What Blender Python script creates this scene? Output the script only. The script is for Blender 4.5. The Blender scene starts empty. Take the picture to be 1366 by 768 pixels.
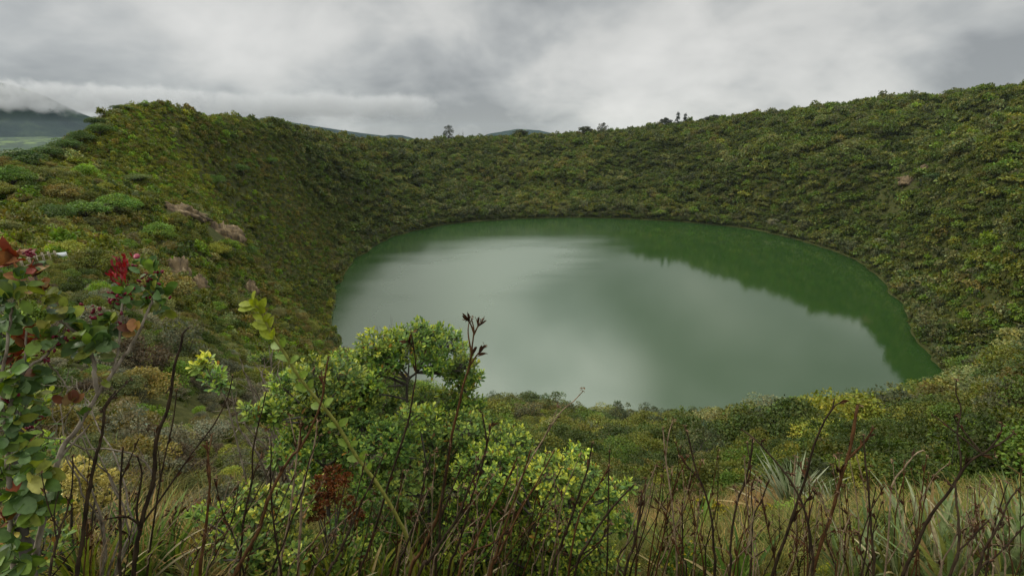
import bpy, math, random
import numpy as np
from mathutils import Vector, Matrix

random.seed(7)
RNG = np.random.default_rng(11)
R = math.radians
SC = bpy.context.scene
COL = SC.collection

# ------------------------------------------------------------------ camera
ZC = 97.0                       # eye height above the lake
FPX = 620.0                     # focal length in pixels of a 1366 wide picture
TH = math.atan(212.0 / FPX)     # pitch below the horizon
cam_d = bpy.data.cameras.new('camera')
cam_d.sensor_width = 36.0
cam_d.lens = FPX / 1366.0 * 36.0
cam_d.clip_start = 0.05
cam_d.clip_end = 60000
cam = bpy.data.objects.new('camera', cam_d)
COL.objects.link(cam)
cam.location = (0, 0, ZC)
cam.rotation_euler = (math.pi / 2 - TH, 0, 0)
SC.camera = cam

# ------------------------------------------------------------------ sky, sun, exposure
SUN_EL, SUN_AZ = R(40), R(-78)          # high, from the left and slightly ahead
w = bpy.data.worlds.new('World')
SC.world = w
w.use_nodes = True
nt = w.node_tree
nt.nodes.clear()
def N(tree, t, **kw):
    n = tree.nodes.new(t)
    for k, v in kw.items():
        setattr(n, k, v)
    return n
def val(n, i, v):
    n.inputs[i].default_value = v
    return n
def ramp(tree, stops, interp='LINEAR'):
    n = tree.nodes.new('ShaderNodeValToRGB')
    cr = n.color_ramp
    cr.interpolation = interp
    while len(cr.elements) < len(stops):
        cr.elements.new(0.5)
    for e, (p, c) in zip(cr.elements, stops):
        e.position = p
        if not hasattr(c, '__len__'):
            c = (c, c, c)
        e.color = (c[0], c[1], c[2], 1)
    return n
def math_node(tree, op, a=None, b=None, clamp=False):
    n = tree.nodes.new('ShaderNodeMath')
    n.operation = op
    n.use_clamp = clamp
    for i, v in enumerate((a, b)):
        if v is None: continue
        if isinstance(v, (int, float)): n.inputs[i].default_value = v
        else: tree.links.new(v, n.inputs[i])
    return n.outputs[0]

def build_sky():
    L = nt.links.new
    out = N(nt, 'ShaderNodeOutputWorld')
    tc = N(nt, 'ShaderNodeTexCoord')
    sep = N(nt, 'ShaderNodeSeparateXYZ')
    L(tc.outputs['Generated'], sep.inputs[0])
    zc = math_node(nt, 'MAXIMUM', sep.outputs[2], 0.0)
    den = math_node(nt, 'ADD', zc, 0.46)
    px = math_node(nt, 'DIVIDE', sep.outputs[0], den)
    py = math_node(nt, 'DIVIDE', sep.outputs[1], den)
    comb = N(nt, 'ShaderNodeCombineXYZ')
    L(px, comb.inputs[0]); L(py, comb.inputs[1])
    comb.inputs[2].default_value = 3.7
    # big soft masses
    n1 = N(nt, 'ShaderNodeTexNoise')
    n1.inputs['Scale'].default_value = 1.05
    n1.inputs['Detail'].default_value = 5
    n1.inputs['Roughness'].default_value = 0.52
    n1.inputs['Distortion'].default_value = 0.35
    L(comb.outputs[0], n1.inputs['Vector'])
    # smaller torn edges
    n2 = N(nt, 'ShaderNodeTexNoise')
    n2.inputs['Scale'].default_value = 3.4
    n2.inputs['Detail'].default_value = 8
    n2.inputs['Roughness'].default_value = 0.5
    n2.inputs['Distortion'].default_value = 0.25
    L(comb.outputs[0], n2.inputs['Vector'])
    m = math_node(nt, 'ADD', math_node(nt, 'MULTIPLY', n1.outputs[0], 0.70), math_node(nt, 'MULTIPLY', n2.outputs[0], 0.30))
    cl = ramp(nt, [(0.415, (0.225, 0.236, 0.238)), (0.495, (0.34, 0.35, 0.345)), (0.56, (0.455, 0.457, 0.44)), (0.645, (0.55, 0.547, 0.525))])
    L(m, cl.inputs[0])
    # overcast sky is brighter overhead than along the horizon
    zb = ramp(nt, [(0.0, 1.06), (0.10, 1.0), (0.235, 1.0), (0.30, 1.25), (0.42, 1.6), (0.58, 2.8), (1.0, 3.7)])
    L(zc, zb.inputs[0])
    mul = N(nt, 'ShaderNodeMixRGB', blend_type='MULTIPLY')
    mul.inputs[0].default_value = 1.0
    L(cl.outputs[0], mul.inputs[1]); L(zb.outputs[0], mul.inputs[2])
    # bright spot added to the sky above the frame, to lighten the lake's reflection
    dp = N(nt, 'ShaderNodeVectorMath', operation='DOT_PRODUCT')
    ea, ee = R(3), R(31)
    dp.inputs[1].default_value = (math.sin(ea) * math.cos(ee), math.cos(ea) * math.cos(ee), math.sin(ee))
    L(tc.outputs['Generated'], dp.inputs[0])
    bright_spot = N(nt, 'ShaderNodeMapRange'); bright_spot.interpolation_type = 'SMOOTHERSTEP'
    bright_spot.inputs['From Min'].default_value = math.cos(R(17)); bright_spot.inputs['From Max'].default_value = 1.0
    bright_spot.inputs['To Min'].default_value = 1.0; bright_spot.inputs['To Max'].default_value = 2.5
    L(dp.outputs['Value'], bright_spot.inputs['Value'])
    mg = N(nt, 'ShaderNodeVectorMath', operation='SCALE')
    L(mul.outputs[0], mg.inputs[0]); L(bright_spot.outputs[0], mg.inputs['Scale'])
    bgc = N(nt, 'ShaderNodeBackground')
    L(mg.outputs[0], bgc.inputs[0])
    bgc.inputs[1].default_value = 1.0
    sky = N(nt, 'ShaderNodeTexSky')
    sky.sky_type = 'NISHITA'
    sky.sun_disc = False
    sky.sun_elevation = SUN_EL
    sky.sun_rotation = SUN_AZ
    sky.altitude = 3000
    bgs = N(nt, 'ShaderNodeBackground')
    L(sky.outputs[0], bgs.inputs[0])
    bgs.inputs[1].default_value = 0.07
    mix = N(nt, 'ShaderNodeMixShader')
    mix.inputs[0].default_value = 0.94
    L(bgs.outputs[0], mix.inputs[1]); L(bgc.outputs[0], mix.inputs[2])
    L(mix.outputs[0], out.inputs[0])
build_sky()

sun_d = bpy.data.lights.new('sun', 'SUN')
sun_d.energy = 1.5
sun_d.angle = R(11)
sun_d.color = (1.0, 0.95, 0.86)
sun = bpy.data.objects.new('sun', sun_d)
COL.objects.link(sun)
sdir = Vector((math.sin(SUN_AZ) * math.cos(SUN_EL), math.cos(SUN_AZ) * math.cos(SUN_EL), math.sin(SUN_EL)))
sun.rotation_euler = (-sdir).to_track_quat('-Z', 'Y').to_euler()

vs = SC.view_settings
vs.view_transform = 'Standard'
vs.look = 'None'
vs.exposure = 0.46
vs.gamma = 1.0
vs.use_curve_mapping = False
cy = SC.cycles
cy.max_bounces = 6; cy.diffuse_bounces = 3; cy.glossy_bounces = 3
cy.transmission_bounces = 3; cy.transparent_max_bounces = 8; cy.volume_bounces = 2
cy.caustics_reflective = False; cy.caustics_refractive = False
cy.use_denoising = True
cy.sample_clamp_indirect = 3.0
cy.denoiser = 'OPENIMAGEDENOISE'
cy.use_adaptive_sampling = True
cy.adaptive_threshold = 0.006
cy.volume_step_rate = 1.0
cy.volume_max_steps = 128

# ------------------------------------------------------------------ where things stand
CT, ST = math.cos(TH), math.sin(TH)
def ray(px, py):
    """Direction of the sight line to a spot noted on the photograph."""
    u = (np.asarray(px, float) - 683.0) / FPX
    v = -(np.asarray(py, float) - 384.0) / FPX
    return np.stack([u, CT + v * ST, -ST + v * CT], -1)
def P(px, py, r):
    """World point on that sight line at horizontal range r metres."""
    d = ray(px, py)
    h = np.hypot(d[..., 0], d[..., 1])
    return np.array([0, 0, ZC]) + d * (np.asarray(r, float) / h)[..., None]
def on_plane(px, py, z=0.0):
    d = ray(px, py)
    t = (z - ZC) / d[..., 2]
    return np.array([0, 0, ZC]) + d * t[..., None]
def project(X):
    X = np.asarray(X, float) - np.array([0, 0, ZC])
    f = X[..., 1] * CT - X[..., 2] * ST
    f = np.where(f < 0.05, 0.05, f)
    v = X[..., 1] * ST + X[..., 2] * CT
    return 683 + FPX * X[..., 0] / f, 384 - FPX * v / f, f

# value noise -------------------------------------------------------
def _hash(i, j, seed):
    n = (i * 374761393 + j * 668265263 + seed * 1442695041) & 0xFFFFFFFF
    n = ((n ^ (n >> 13)) * 1274126177) & 0xFFFFFFFF
    return ((n ^ (n >> 16)) & 0xFFFF) / 65535.0
def vnoise(x, y, seed=0):
    xi = np.floor(x).astype(np.int64); yi = np.floor(y).astype(np.int64)
    fx = x - xi; fy = y - yi
    fx = fx * fx * (3 - 2 * fx); fy = fy * fy * (3 - 2 * fy)
    a = _hash(xi, yi, seed); b = _hash(xi + 1, yi, seed)
    c = _hash(xi, yi + 1, seed); d = _hash(xi + 1, yi + 1, seed)
    return (a * (1 - fx) + b * fx) * (1 - fy) + (c * (1 - fx) + d * fx) * fy
def fbm(x, y, seed=0, oct=4, gain=0.5):
    s = 0; a = 1; t = 0
    for o in range(oct):
        s = s + a * vnoise(x * 2 ** o + 17.3 * o, y * 2 ** o - 9.1 * o, seed + o)
        t += a; a *= gain
    return s / t          # 0..1
def sstep(a, b, x):
    t = np.clip((x - a) / (b - a), 0, 1)
    return t * t * (3 - 2 * t)

# ------------------------------------------------------------------ mesh helpers
def make_mesh(name, V, F, mat=None, colours=None, smooth=False):
    """V (n,3); F one (m,k) int array or a list of such; colours one rgb per face."""
    if not isinstance(F, (list, tuple)): F = [F]
    F = [np.asarray(f, np.int32) for f in F if len(f)]
    me = bpy.data.meshes.new(name)
    V = np.asarray(V, np.float32)
    me.vertices.add(len(V))
    me.vertices.foreach_set('co', V.ravel())
    nl = sum(f.size for f in F); npoly = sum(len(f) for f in F)
    me.loops.add(nl)
    me.polygons.add(npoly)
    me.loops.foreach_set('vertex_index', np.concatenate([f.ravel() for f in F]))
    tot = np.concatenate([np.full(len(f), f.shape[1], np.int32) for f in F])
    st = np.concatenate([[0], np.cumsum(tot)[:-1]]).astype(np.int32)
    me.polygons.foreach_set('loop_start', st)
    if smooth:
        me.polygons.foreach_set('use_smooth', np.ones(npoly, bool))
    me.update(calc_edges=True)
    if colours is not None:
        at = me.attributes.new('pigment', 'FLOAT_COLOR', 'FACE')
        c4 = np.ones((npoly, 4), np.float32)
        c4[:, :3] = colours
        at.data.foreach_set('color', c4.ravel())
    if mat is not None: me.materials.append(mat)
    return me
def link(name, me, parent=None):
    o = bpy.data.objects.new(name, me)
    COL.objects.link(o)
    if parent is not None: o.parent = parent
    return o
def tag(o, label=None, cat=None, group=None, kind=None):
    if label: o['label'] = label
    if cat: o['category'] = cat
    if group: o['group'] = group
    if kind: o['kind'] = kind
    return o
def thing(name, loc, label, cat, group=None):
    o = bpy.data.objects.new(name, None)
    COL.objects.link(o)
    o.location = loc
    o.empty_display_size = 0.1
    return tag(o, label, cat, group)
class Soup:
    """Collects faces of several shapes into one mesh of one part."""
    def __init__(s): s.V = []; s.F = {}; s.n = 0; s.C = {}
    def add(s, V, F, col=(1, 1, 1)):
        V = np.asarray(V, float).reshape(-1, 3); F = np.asarray(F, np.int64)
        k = F.shape[1]
        s.V.append(V)
        s.F.setdefault(k, []).append(F + s.n)
        c = np.asarray(col, float)
        if c.ndim == 1: c = np.tile(c, (len(F), 1))
        s.C.setdefault(k, []).append(c)
        s.n += len(V)
    def mesh(s, name, mat, smooth=False, origin=(0, 0, 0)):
        ks = sorted(s.F)
        return make_mesh(name, np.concatenate(s.V) - np.asarray(origin), [np.concatenate(s.F[k]) for k in ks], mat,
                         np.concatenate([np.concatenate(s.C[k]) for k in ks]), smooth)
def unit(v):
    v = np.asarray(v, float)
    return v / np.maximum(np.linalg.norm(v, axis=-1, keepdims=True), 1e-9)
def tube(pts, rad, sides=6, cap=True):
    pts = np.asarray(pts, float); n = len(pts)
    rad = np.broadcast_to(np.asarray(rad, float), (n,))
    tan = unit(np.gradient(pts, axis=0))
    ref = np.array([0.31, 0.87, 0.38])
    a = unit(np.cross(tan, ref)); b = np.cross(tan, a)
    th = np.arange(sides) * 2 * np.pi / sides
    V = pts[:, None] + rad[:, None, None] * (np.cos(th)[None, :, None] * a[:, None] + np.sin(th)[None, :, None] * b[:, None])
    i = np.arange(n - 1)[:, None] * sides; j = np.arange(sides)[None]
    k = (j + 1) % sides
    F = np.stack([i + j, i + k, i + sides + k, i + sides + j], -1).reshape(-1, 4)
    return V.reshape(-1, 3), F
def smooth_line(pts, m=5):
    """Catmull-Rom through the points, m steps per span."""
    p = np.asarray(pts, float)
    q = np.vstack([2 * p[0] - p[1], p, 2 * p[-1] - p[-2]])
    out = []
    for i in range(len(p) - 1):
        a, b, c, d = q[i:i + 4]
        for t in np.arange(m) / m:
            out.append(0.5 * (2 * b + (c - a) * t + (2 * a - 5 * b + 4 * c - d) * t * t + (3 * b - a - 3 * c + d) * t ** 3))
    out.append(p[-1])
    return np.array(out)
LEAF_T = np.array([0, 0.28, 0.62, 0.88, 1.0])
LEAF_OBOVATE = np.array([0.05, 0.27, 0.50, 0.36, 0.06])
LEAF_OVAL = np.array([0.07, 0.42, 0.50, 0.30, 0.04])
def leaves(pos, axis, normal, length, width, shape=LEAF_OBOVATE, fold=0.25, bend=0.25):
    """Many leaves at once: each 15 corners, 8 quads, folded along the midrib and bent backwards."""
    n = len(pos)
    ax = unit(axis); nm = unit(normal - ax * np.sum(normal * ax, -1, keepdims=True)); sd = np.cross(ax, nm)
    length = np.broadcast_to(np.asarray(length, float), (n,)); width = np.broadcast_to(np.asarray(width, float), (n,))
    bend = np.broadcast_to(np.asarray(bend, float), (n,))
    V = np.empty((n, 5, 3, 3))
    for i, t in enumerate(LEAF_T):
        c = pos + ax * (length * t)[:, None] - nm * (bend * length * t * t)[:, None]
        wd = (width * shape[i])[:, None]
        up = nm * (width * shape[i] * fold)[:, None]
        V[:, i, 0] = c - sd * wd + up; V[:, i, 1] = c; V[:, i, 2] = c + sd * wd + up
    f = []
    for i in range(4):
        for j in range(2):
            f.append([i * 3 + j, i * 3 + j + 1, (i + 1) * 3 + j + 1, (i + 1) * 3 + j])
    F = (np.array(f)[None] + (np.arange(n) * 15)[:, None, None]).reshape(-1, 4)
    return V.reshape(-1, 3), F
def small_leaves(pos, axis, normal, length, width, fold=0.2):
    """Cheap leaf: two triangles pairs meeting at the midrib (6 corners, 2 quads)."""
    n = len(pos)
    ax = unit(axis); nm = unit(normal - ax * np.sum(normal * ax, -1, keepdims=True)); sd = np.cross(ax, nm)
    length = np.broadcast_to(np.asarray(length, float), (n,))[:, None]; width = np.broadcast_to(np.asarray(width, float), (n,))[:, None]
    b = pos; t = pos + ax * length
    m1 = pos + ax * length * 0.55
    l = m1 - sd * width * 0.5 + nm * width * fold; r = m1 + sd * width * 0.5 + nm * width * fold
    V = np.stack([b, l, t, r], 1)
    F = (np.array([[0, 3, 2], [0, 2, 1]])[None] + (np.arange(n) * 4)[:, None, None]).reshape(-1, 3)
    return V.reshape(-1, 3), F
def rand_dirs(n, rng=RNG):
    return unit(rng.normal(size=(n, 3)))

# ------------------------------------------------------------------ materials
def new_mat(name):
    m = bpy.data.materials.new(name)
    m.use_nodes = True
    t = m.node_tree
    t.nodes.clear()
    out = N(t, 'ShaderNodeOutputMaterial')
    return m, t, out
def leaf_material(name, source='pigment', rough=0.5, spec=0.35, trans=0.25, vein=0.0):
    """source: 'pigment' = colour on the faces; 'instancer' / 'object' = that times a tint of the whole plant."""
    m, t, out = new_mat(name)
    L = t.links.new
    at = N(t, 'ShaderNodeAttribute', attribute_name='pigment')
    col = at.outputs['Color']
    if source != 'pigment':
        if source == 'instancer':
            tn = N(t, 'ShaderNodeAttribute', attribute_name='tint', attribute_type='INSTANCER')
            tc = tn.outputs['Color']
        else:
            tn = N(t, 'ShaderNodeObjectInfo')
            tc = tn.outputs['Color']
        mx = N(t, 'ShaderNodeMixRGB', blend_type='MULTIPLY')
        mx.inputs[0].default_value = 1.0
        L(col, mx.inputs[1]); L(tc, mx.inputs[2])
        col = mx.outputs[0]
    if vein > 0:
        tx = N(t, 'ShaderNodeTexCoord')
        nz = N(t, 'ShaderNodeTexNoise')
        nz.inputs['Scale'].default_value = 60
        nz.inputs['Detail'].default_value = 4
        L(tx.outputs['Object'], nz.inputs['Vector'])
        rp = ramp(t, [(0.3, 1 - vein), (0.7, 1 + vein)])
        L(nz.outputs[0], rp.inputs[0])
        mx = N(t, 'ShaderNodeMixRGB', blend_type='MULTIPLY')
        mx.inputs[0].default_value = 1.0
        L(col, mx.inputs[1]); L(rp.outputs[0], mx.inputs[2])
        col = mx.outputs[0]
    pb = N(t, 'ShaderNodeBsdfPrincipled')
    pb.inputs['Roughness'].default_value = rough
    pb.inputs['Specular IOR Level'].default_value = spec
    L(col, pb.inputs['Base Color'])
    tr = N(t, 'ShaderNodeBsdfTranslucent')
    hs = N(t, 'ShaderNodeHueSaturation')
    hs.inputs['Saturation'].default_value = 1.15
    hs.inputs['Value'].default_value = 1.3
    L(col, hs.inputs['Color']); L(hs.outputs[0], tr.inputs[0])
    mix = N(t, 'ShaderNodeMixShader')
    mix.inputs[0].default_value = trans
    L(pb.outputs[0], mix.inputs[1]); L(tr.outputs[0], mix.inputs[2])
    L(mix.outputs[0], out.inputs[0])
    return m
def bark_material(name, c0, c1, scale=30, rough=0.85):
    m, t, out = new_mat(name)
    L = t.links.new
    tx = N(t, 'ShaderNodeTexCoord')
    mp = N(t, 'ShaderNodeMapping')
    mp.inputs['Scale'].default_value = (1, 1, 0.35)
    L(tx.outputs['Object'], mp.inputs[0])
    nz = N(t, 'ShaderNodeTexNoise')
    nz.inputs['Scale'].default_value = scale
    nz.inputs['Detail'].default_value = 5
    L(mp.outputs[0], nz.inputs['Vector'])
    rp = ramp(t, [(0.35, c0), (0.68, c1)])
    L(nz.outputs[0], rp.inputs[0])
    pb = N(t, 'ShaderNodeBsdfPrincipled')
    pb.inputs['Roughness'].default_value = rough
    pb.inputs['Specular IOR Level'].default_value = 0.12
    L(rp.outputs[0], pb.inputs['Base Color'])
    bp = N(t, 'ShaderNodeBump')
    bp.inputs['Strength'].default_value = 0.5
    bp.inputs['Distance'].default_value = 0.01
    L(nz.outputs[0], bp.inputs['Height']); L(bp.outputs[0], pb.inputs['Normal'])
    L(pb.outputs[0], out.inputs[0])
    return m

MAT = {}
MAT['leaf'] = leaf_material('leaf', 'pigment', 0.48, 0.22, 0.25, 0.28)
MAT['leaf_dry'] = leaf_material('dry_leaf', 'pigment', 0.8, 0.15, 0.15, 0.2)
MAT['crown_mass'] = leaf_material('hillside_leaf', 'instancer', 0.6, 0.25, 0.22)
MAT['crown_tree'] = leaf_material('crown_leaf', 'object', 0.6, 0.25, 0.22)
MAT['bark'] = bark_material('grey_bark', (0.05, 0.043, 0.034), (0.17, 0.15, 0.125), 12)
MAT['bark_dark'] = bark_material('dark_bark', (0.014, 0.009, 0.005), (0.046, 0.030, 0.016), 60, 0.75)
MAT['bark_pale'] = bark_material('pale_bark', (0.10, 0.078, 0.055), (0.34, 0.285, 0.22), 50)

# ------------------------------------------------------------------ the lake's outline
SHORE = [(455, 462), (448, 440), (445, 402), (452, 376), (475, 346), (500, 328), (540, 311), (600, 299), (680, 292.5), (760, 290.5),
         (850, 292.5), (920, 297), (990, 304), (1050, 316), (1110, 334), (1150, 353), (1187, 386), (1208, 416), (1221, 446),
         (1246, 484), (1272, 512), (1270, 534), (1215, 549), (1100, 558), (950, 566), (800, 566), (650, 552), (560, 530), (500, 500), (466, 478)]
shore_pts = on_plane(np.array([p[0] for p in SHORE], float), np.array([p[1] for p in SHORE], float))[:, :2]
def closed_smooth(p, m=8):
    n = len(p); out = []
    for i in range(n):
        a, b, c, d = p[i - 1], p[i], p[(i + 1) % n], p[(i + 2) % n]
        for t in np.arange(m) / m:
            out.append(0.5 * (2 * b + (c - a) * t + (2 * a - 5 * b + 4 * c - d) * t * t + (3 * b - a - 3 * c + d) * t ** 3))
    return np.array(out)
shore = closed_smooth(shore_pts)
_nrm = np.roll(shore, -1, 0) - np.roll(shore, 1, 0)
_nrm = unit(np.stack([_nrm[:, 1], -_nrm[:, 0]], -1))
_s = np.cumsum(np.linalg.norm(np.roll(shore, -1, 0) - shore, axis=1))
shore = shore + _nrm * ((fbm(_s / 14, _s * 0 + 3, 5, 4, 0.6) - 0.5) * 9)[:, None]
def shore_dist(x, y):
    """Signed distance to the shoreline, negative over the water."""
    x = np.asarray(x, float).ravel(); y = np.asarray(y, float).ravel()
    best = np.full(x.shape, 1e18); inside = np.zeros(x.shape, bool)
    A = shore; B = np.roll(shore, -1, 0)
    for (ax, ay), (bx, by) in zip(A, B):
        dx, dy = bx - ax, by - ay
        t = np.clip(((x - ax) * dx + (y - ay) * dy) / (dx * dx + dy * dy), 0, 1)
        d = (x - ax - t * dx) ** 2 + (y - ay - t * dy) ** 2
        np.minimum(best, d, out=best)
        if by != ay:
            cond = ((ay > y) != (by > y)) & (x < (bx - ax) * (y - ay) / (by - ay) + ax)
            inside ^= cond
    d = np.sqrt(best)
    return np.where(inside, -d, d)

# ------------------------------------------------------------------ terrain height from surveyed spots
CTRL = []            # (azimuth, ln r, slope of the sight line (ZC - z) / r)
def c_pix(px, py, r):
    p = P(px, py, r)
    CTRL.append((math.atan2(p[0], p[1]), math.log(r), (ZC - p[2]) / r))
def c_abs(az_deg, r, z):
    CTRL.append((R(az_deg), math.log(r), (ZC - z) / r))
def px_az(px, py):
    d = ray(px, py)
    return math.degrees(math.atan2(d[0], d[1]))
for q in [(0, 768, 2.5), (340, 768, 2.9), (683, 768, 3.1), (1020, 768, 3.2), (1366, 768, 2.9),
          (0, 880, 1.9), (340, 880, 2.1), (683, 880, 2.2), (1020, 880, 2.3), (1366, 880, 2.1), (0, 1060, 1.3), (683, 1060, 1.3), (1366, 1060, 1.3), (340, 1060, 1.3), (1020, 1060, 1.3),
          (0, 690, 4.4), (170, 690, 4.8), (340, 700, 5.2), (683, 715, 6.0), (1000, 720, 6.6), (1366, 700, 5.8),
          (0, 600, 7.0), (200, 610, 8.0), (340, 630, 9.5), (500, 660, 11), (683, 675, 13), (850, 680, 13), (1000, 685, 11), (1180, 690, 9), (1366, 665, 9),
          (0, 470, 16), (120, 490, 17), (250, 510, 20), (380, 560, 22), (500, 620, 28), (683, 640, 32), (850, 645, 32), (1000, 650, 28), (1180, 650, 22), (1366, 625, 20),
          (0, 410, 30), (140, 410, 32), (250, 440, 42), (360, 490, 55), (440, 530, 70), (560, 590, 70), (683, 612, 70), (850, 620, 70), (1000, 620, 65), (1180, 610, 60), (1366, 570, 55),
          (0, 362, 50), (84, 353, 58), (180, 375, 62), (260, 405, 78), (330, 420, 100), (400, 450, 125), (1100, 595, 95), (1250, 565, 95), (1366, 510, 95),
          (0, 320, 80), (100, 325, 78), (60, 292, 115), (130, 290, 125), (200, 285, 140), (240, 285, 150), (300, 312, 165), (240, 355, 100), (330, 350, 150), (390, 380, 180),
          (0, 250, 140), (90, 240, 160), (140, 222, 182), (190, 196, 198), (186, 165, 215), (205, 235, 185), (250, 222, 226), (300, 235, 255), (320, 265, 240), (400, 300, 275),
          (430, 250, 390), (520, 245, 540), (600, 235, 620), (700, 235, 650), (800, 235, 650), (900, 235, 625), (1000, 235, 575), (1100, 240, 520),
          (1250, 222, 415), (1290, 200, 400), (1235, 182, 590), (1205, 192, 585), (1218, 246, 375), (1185, 222, 520), (1330, 175, 440), (1366, 205, 430), (1366, 300, 285), (1280, 320, 300), (1366, 430, 185), (1310, 430, 230), (1290, 475, 215), (1100, 578, 135), (1150, 574, 140), (1200, 564, 145), (1250, 553, 150), (1300, 530, 150), (1366, 490, 140), (1200, 572, 110), (1300, 550, 110), (1500, 300, 240), (1500, 450, 120), (1500, 560, 50)]:
    c_pix(*q)
for (px, py) in SHORE[:26:2]:
    p = on_plane(px, py)
    c_pix(px, py, math.hypot(p[0], p[1]))
# behind the rim the ground falls away to the valleys
CREST = np.array([(-120, 240, 150), (0, 224, 175), (60, 212, 190), (110, 182, 205), (150, 153, 217), (190, 133, 232), (245, 146, 262), (300, 157, 315), (350, 172, 410), (430, 188, 570), (520, 196, 700),
                  (600, 191, 765), (700, 187, 800), (800, 182, 810), (900, 173, 800), (1000, 161, 780), (1100, 150, 770), (1200, 138, 760), (1300, 128, 750), (1366, 126, 740), (1500, 126, 700)], float)
_cx = np.linspace(-120, 1500, 61)
for px, py, r in zip(_cx, np.interp(_cx, CREST[:, 0], CREST[:, 1]), np.interp(_cx, CREST[:, 0], CREST[:, 2])):
    c_pix(px, py, r)
    p = P(px, py, r); a = px_az(px, py)
    c_abs(a, r * 1.07, p[2] - 0.012 * r)
    c_abs(a, r * 1.35, p[2] - 0.16 * r)
    c_abs(a, max(r * 2.2, 800), p[2] - 0.35 * r - 20)
for a in range(-60, 61, 12):
    c_abs(a, 2200, -70); c_abs(a, 6000, 20 if a < -30 else -60)
for a, zz in [(-90, 92), (-120, 88), (-150, 80), (180, 80), (150, 80), (120, 88), (90, 92), (-180, 80)]:
    c_abs(a, 2.5, 95.3); c_abs(a, 20, zz + 2); c_abs(a, 120, zz - 18); c_abs(a, 900, -40); c_abs(a, 6000, -60)
CAZ = np.array([R(px_az(a_, b_)) for a_, b_ in zip(_cx, np.interp(_cx, CREST[:, 0], CREST[:, 1]))]); CRR = np.interp(_cx, CREST[:, 0], CREST[:, 2])
CT_A = np.array(CTRL)
_sc = np.array([1.4, 1.0])
_X = CT_A[:, :2] * _sc
def _phi(d2): return np.sqrt(d2 + 0.04 ** 2)
_D2 = ((_X[:, None] - _X[None]) ** 2).sum(-1)
_n = len(_X)
_A = np.zeros((_n + 3, _n + 3))
_A[:_n, :_n] = _phi(_D2) - 0.004 * np.eye(_n)
_A[:_n, _n] = 1; _A[:_n, _n + 1:] = _X; _A[_n, :_n] = 1; _A[_n + 1:, :_n] = _X.T
_W = np.linalg.solve(_A, np.concatenate([CT_A[:, 2], np.zeros(3)]))
def height(x, y, want_sd=False):
    shp = np.shape(x)
    x = np.asarray(x, float).ravel(); y = np.asarray(y, float).ravel()
    r = np.maximum(np.hypot(x, y), 0.05)
    az = np.arctan2(x, y)
    q = np.stack([az * _sc[0], np.log(np.maximum(r, 0.9)) * _sc[1]], -1)
    T = _W[_n] + q @ _W[_n + 1:]
    for i in range(_n):
        T = T + _W[i] * _phi((q[:, 0] - _X[i, 0]) ** 2 + (q[:, 1] - _X[i, 1]) ** 2)
    z = ZC - r * T
    flat = 95.35
    z = flat + (z - flat) * sstep(0.3, 1.2, r)
    # gullies, hummocks and small bumps
    amp = np.clip(r / 60, 0, 1)
    z = z + amp * (fbm(x / 38, y / 38, 21, 4) - 0.5) * 8.0 * np.clip(r / 250, 0.25, 1)
    gul = 1 - np.abs(fbm(x / 75 + 5, y / 75, 27, 3) - 0.5) * 4
    z = z - np.clip(gul, 0, 1) ** 2 * 15.0 * sstep(180, 330, r) * sstep(1.02, 0.86, r / np.interp(az, CAZ, CRR))
    z = z + np.clip(r / 12, 0.1, 1) * (fbm(x / 3.1, y / 3.1, 33, 3) - 0.5) * 0.7
    z = z + (fbm(x / 0.45, y / 0.45, 41, 2) - 0.5) * 0.10
    sd = np.full(r.shape, 400.0)
    k = (r > 60) & (r < 980) & (np.abs(az) < 1.4)
    sd[k] = shore_dist(x[k], y[k])
    bank = 0.25 + np.minimum(sd, 3) * 0.45 + np.maximum(sd - 3, 0) * 0.5
    wgt = sstep(2, 45, sd)
    z = np.where(sd < 45, np.where(sd < 0, np.maximum(sd * 0.4, -6), bank * (1 - wgt) + np.maximum(z, bank * 0.55) * wgt), z)
    z = np.where((sd < 140) & (sd > 0), np.maximum(z, 0.25 + 0.2 * sd * (sd < 90)), z)
    if want_sd: return z.reshape(shp), sd.reshape(shp)
    return z.reshape(shp)

AZ = np.concatenate([np.linspace(-180, -64, 48, endpoint=False), np.linspace(-64, 64, 480, endpoint=False), np.linspace(64, 180, 48, endpoint=False)])
RR = np.exp(np.linspace(math.log(0.35), math.log(6100), 560))
GA, GR = np.meshgrid(np.radians(AZ), RR)             # (nr, na)
GX, GY = GR * np.sin(GA), GR * np.cos(GA)
GZ, GSD = height(GX, GY, True)
nr, na = GX.shape
i = np.arange(nr - 1)[:, None] * na; j = np.arange(na)[None]; k = (j + 1) % na
TF = np.stack([i + j, i + k, i + na + k, i + na + j], -1).reshape(-1, 4)[:, ::-1]
TV = np.stack([GX, GY, GZ], -1).reshape(-1, 3)
cen = len(TV)
TV = np.vstack([TV, [[0, 0, 95.35]]])
tri = np.stack([np.arange(na), np.full(na, cen), (np.arange(na) + 1) % na], -1)

# highest sight line up to each range: what the ground hides
_elev = (GZ - ZC) / GR
_run = np.maximum.accumulate(_elev, axis=0)
def visible(x, y, ztop, margin=0.0):
    r = np.hypot(x, y); az = np.degrees(np.arctan2(x, y))
    ri = np.clip(((np.log(np.maximum(r, 0.4)) - math.log(0.35)) / (math.log(6100) - math.log(0.35)) * (nr - 1)).astype(int) - 3, 0, nr - 1)
    ai = np.clip(np.searchsorted(AZ, az), 0, na - 1)
    return (ztop - ZC) / r >= _run[ri, ai] - margin

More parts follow.
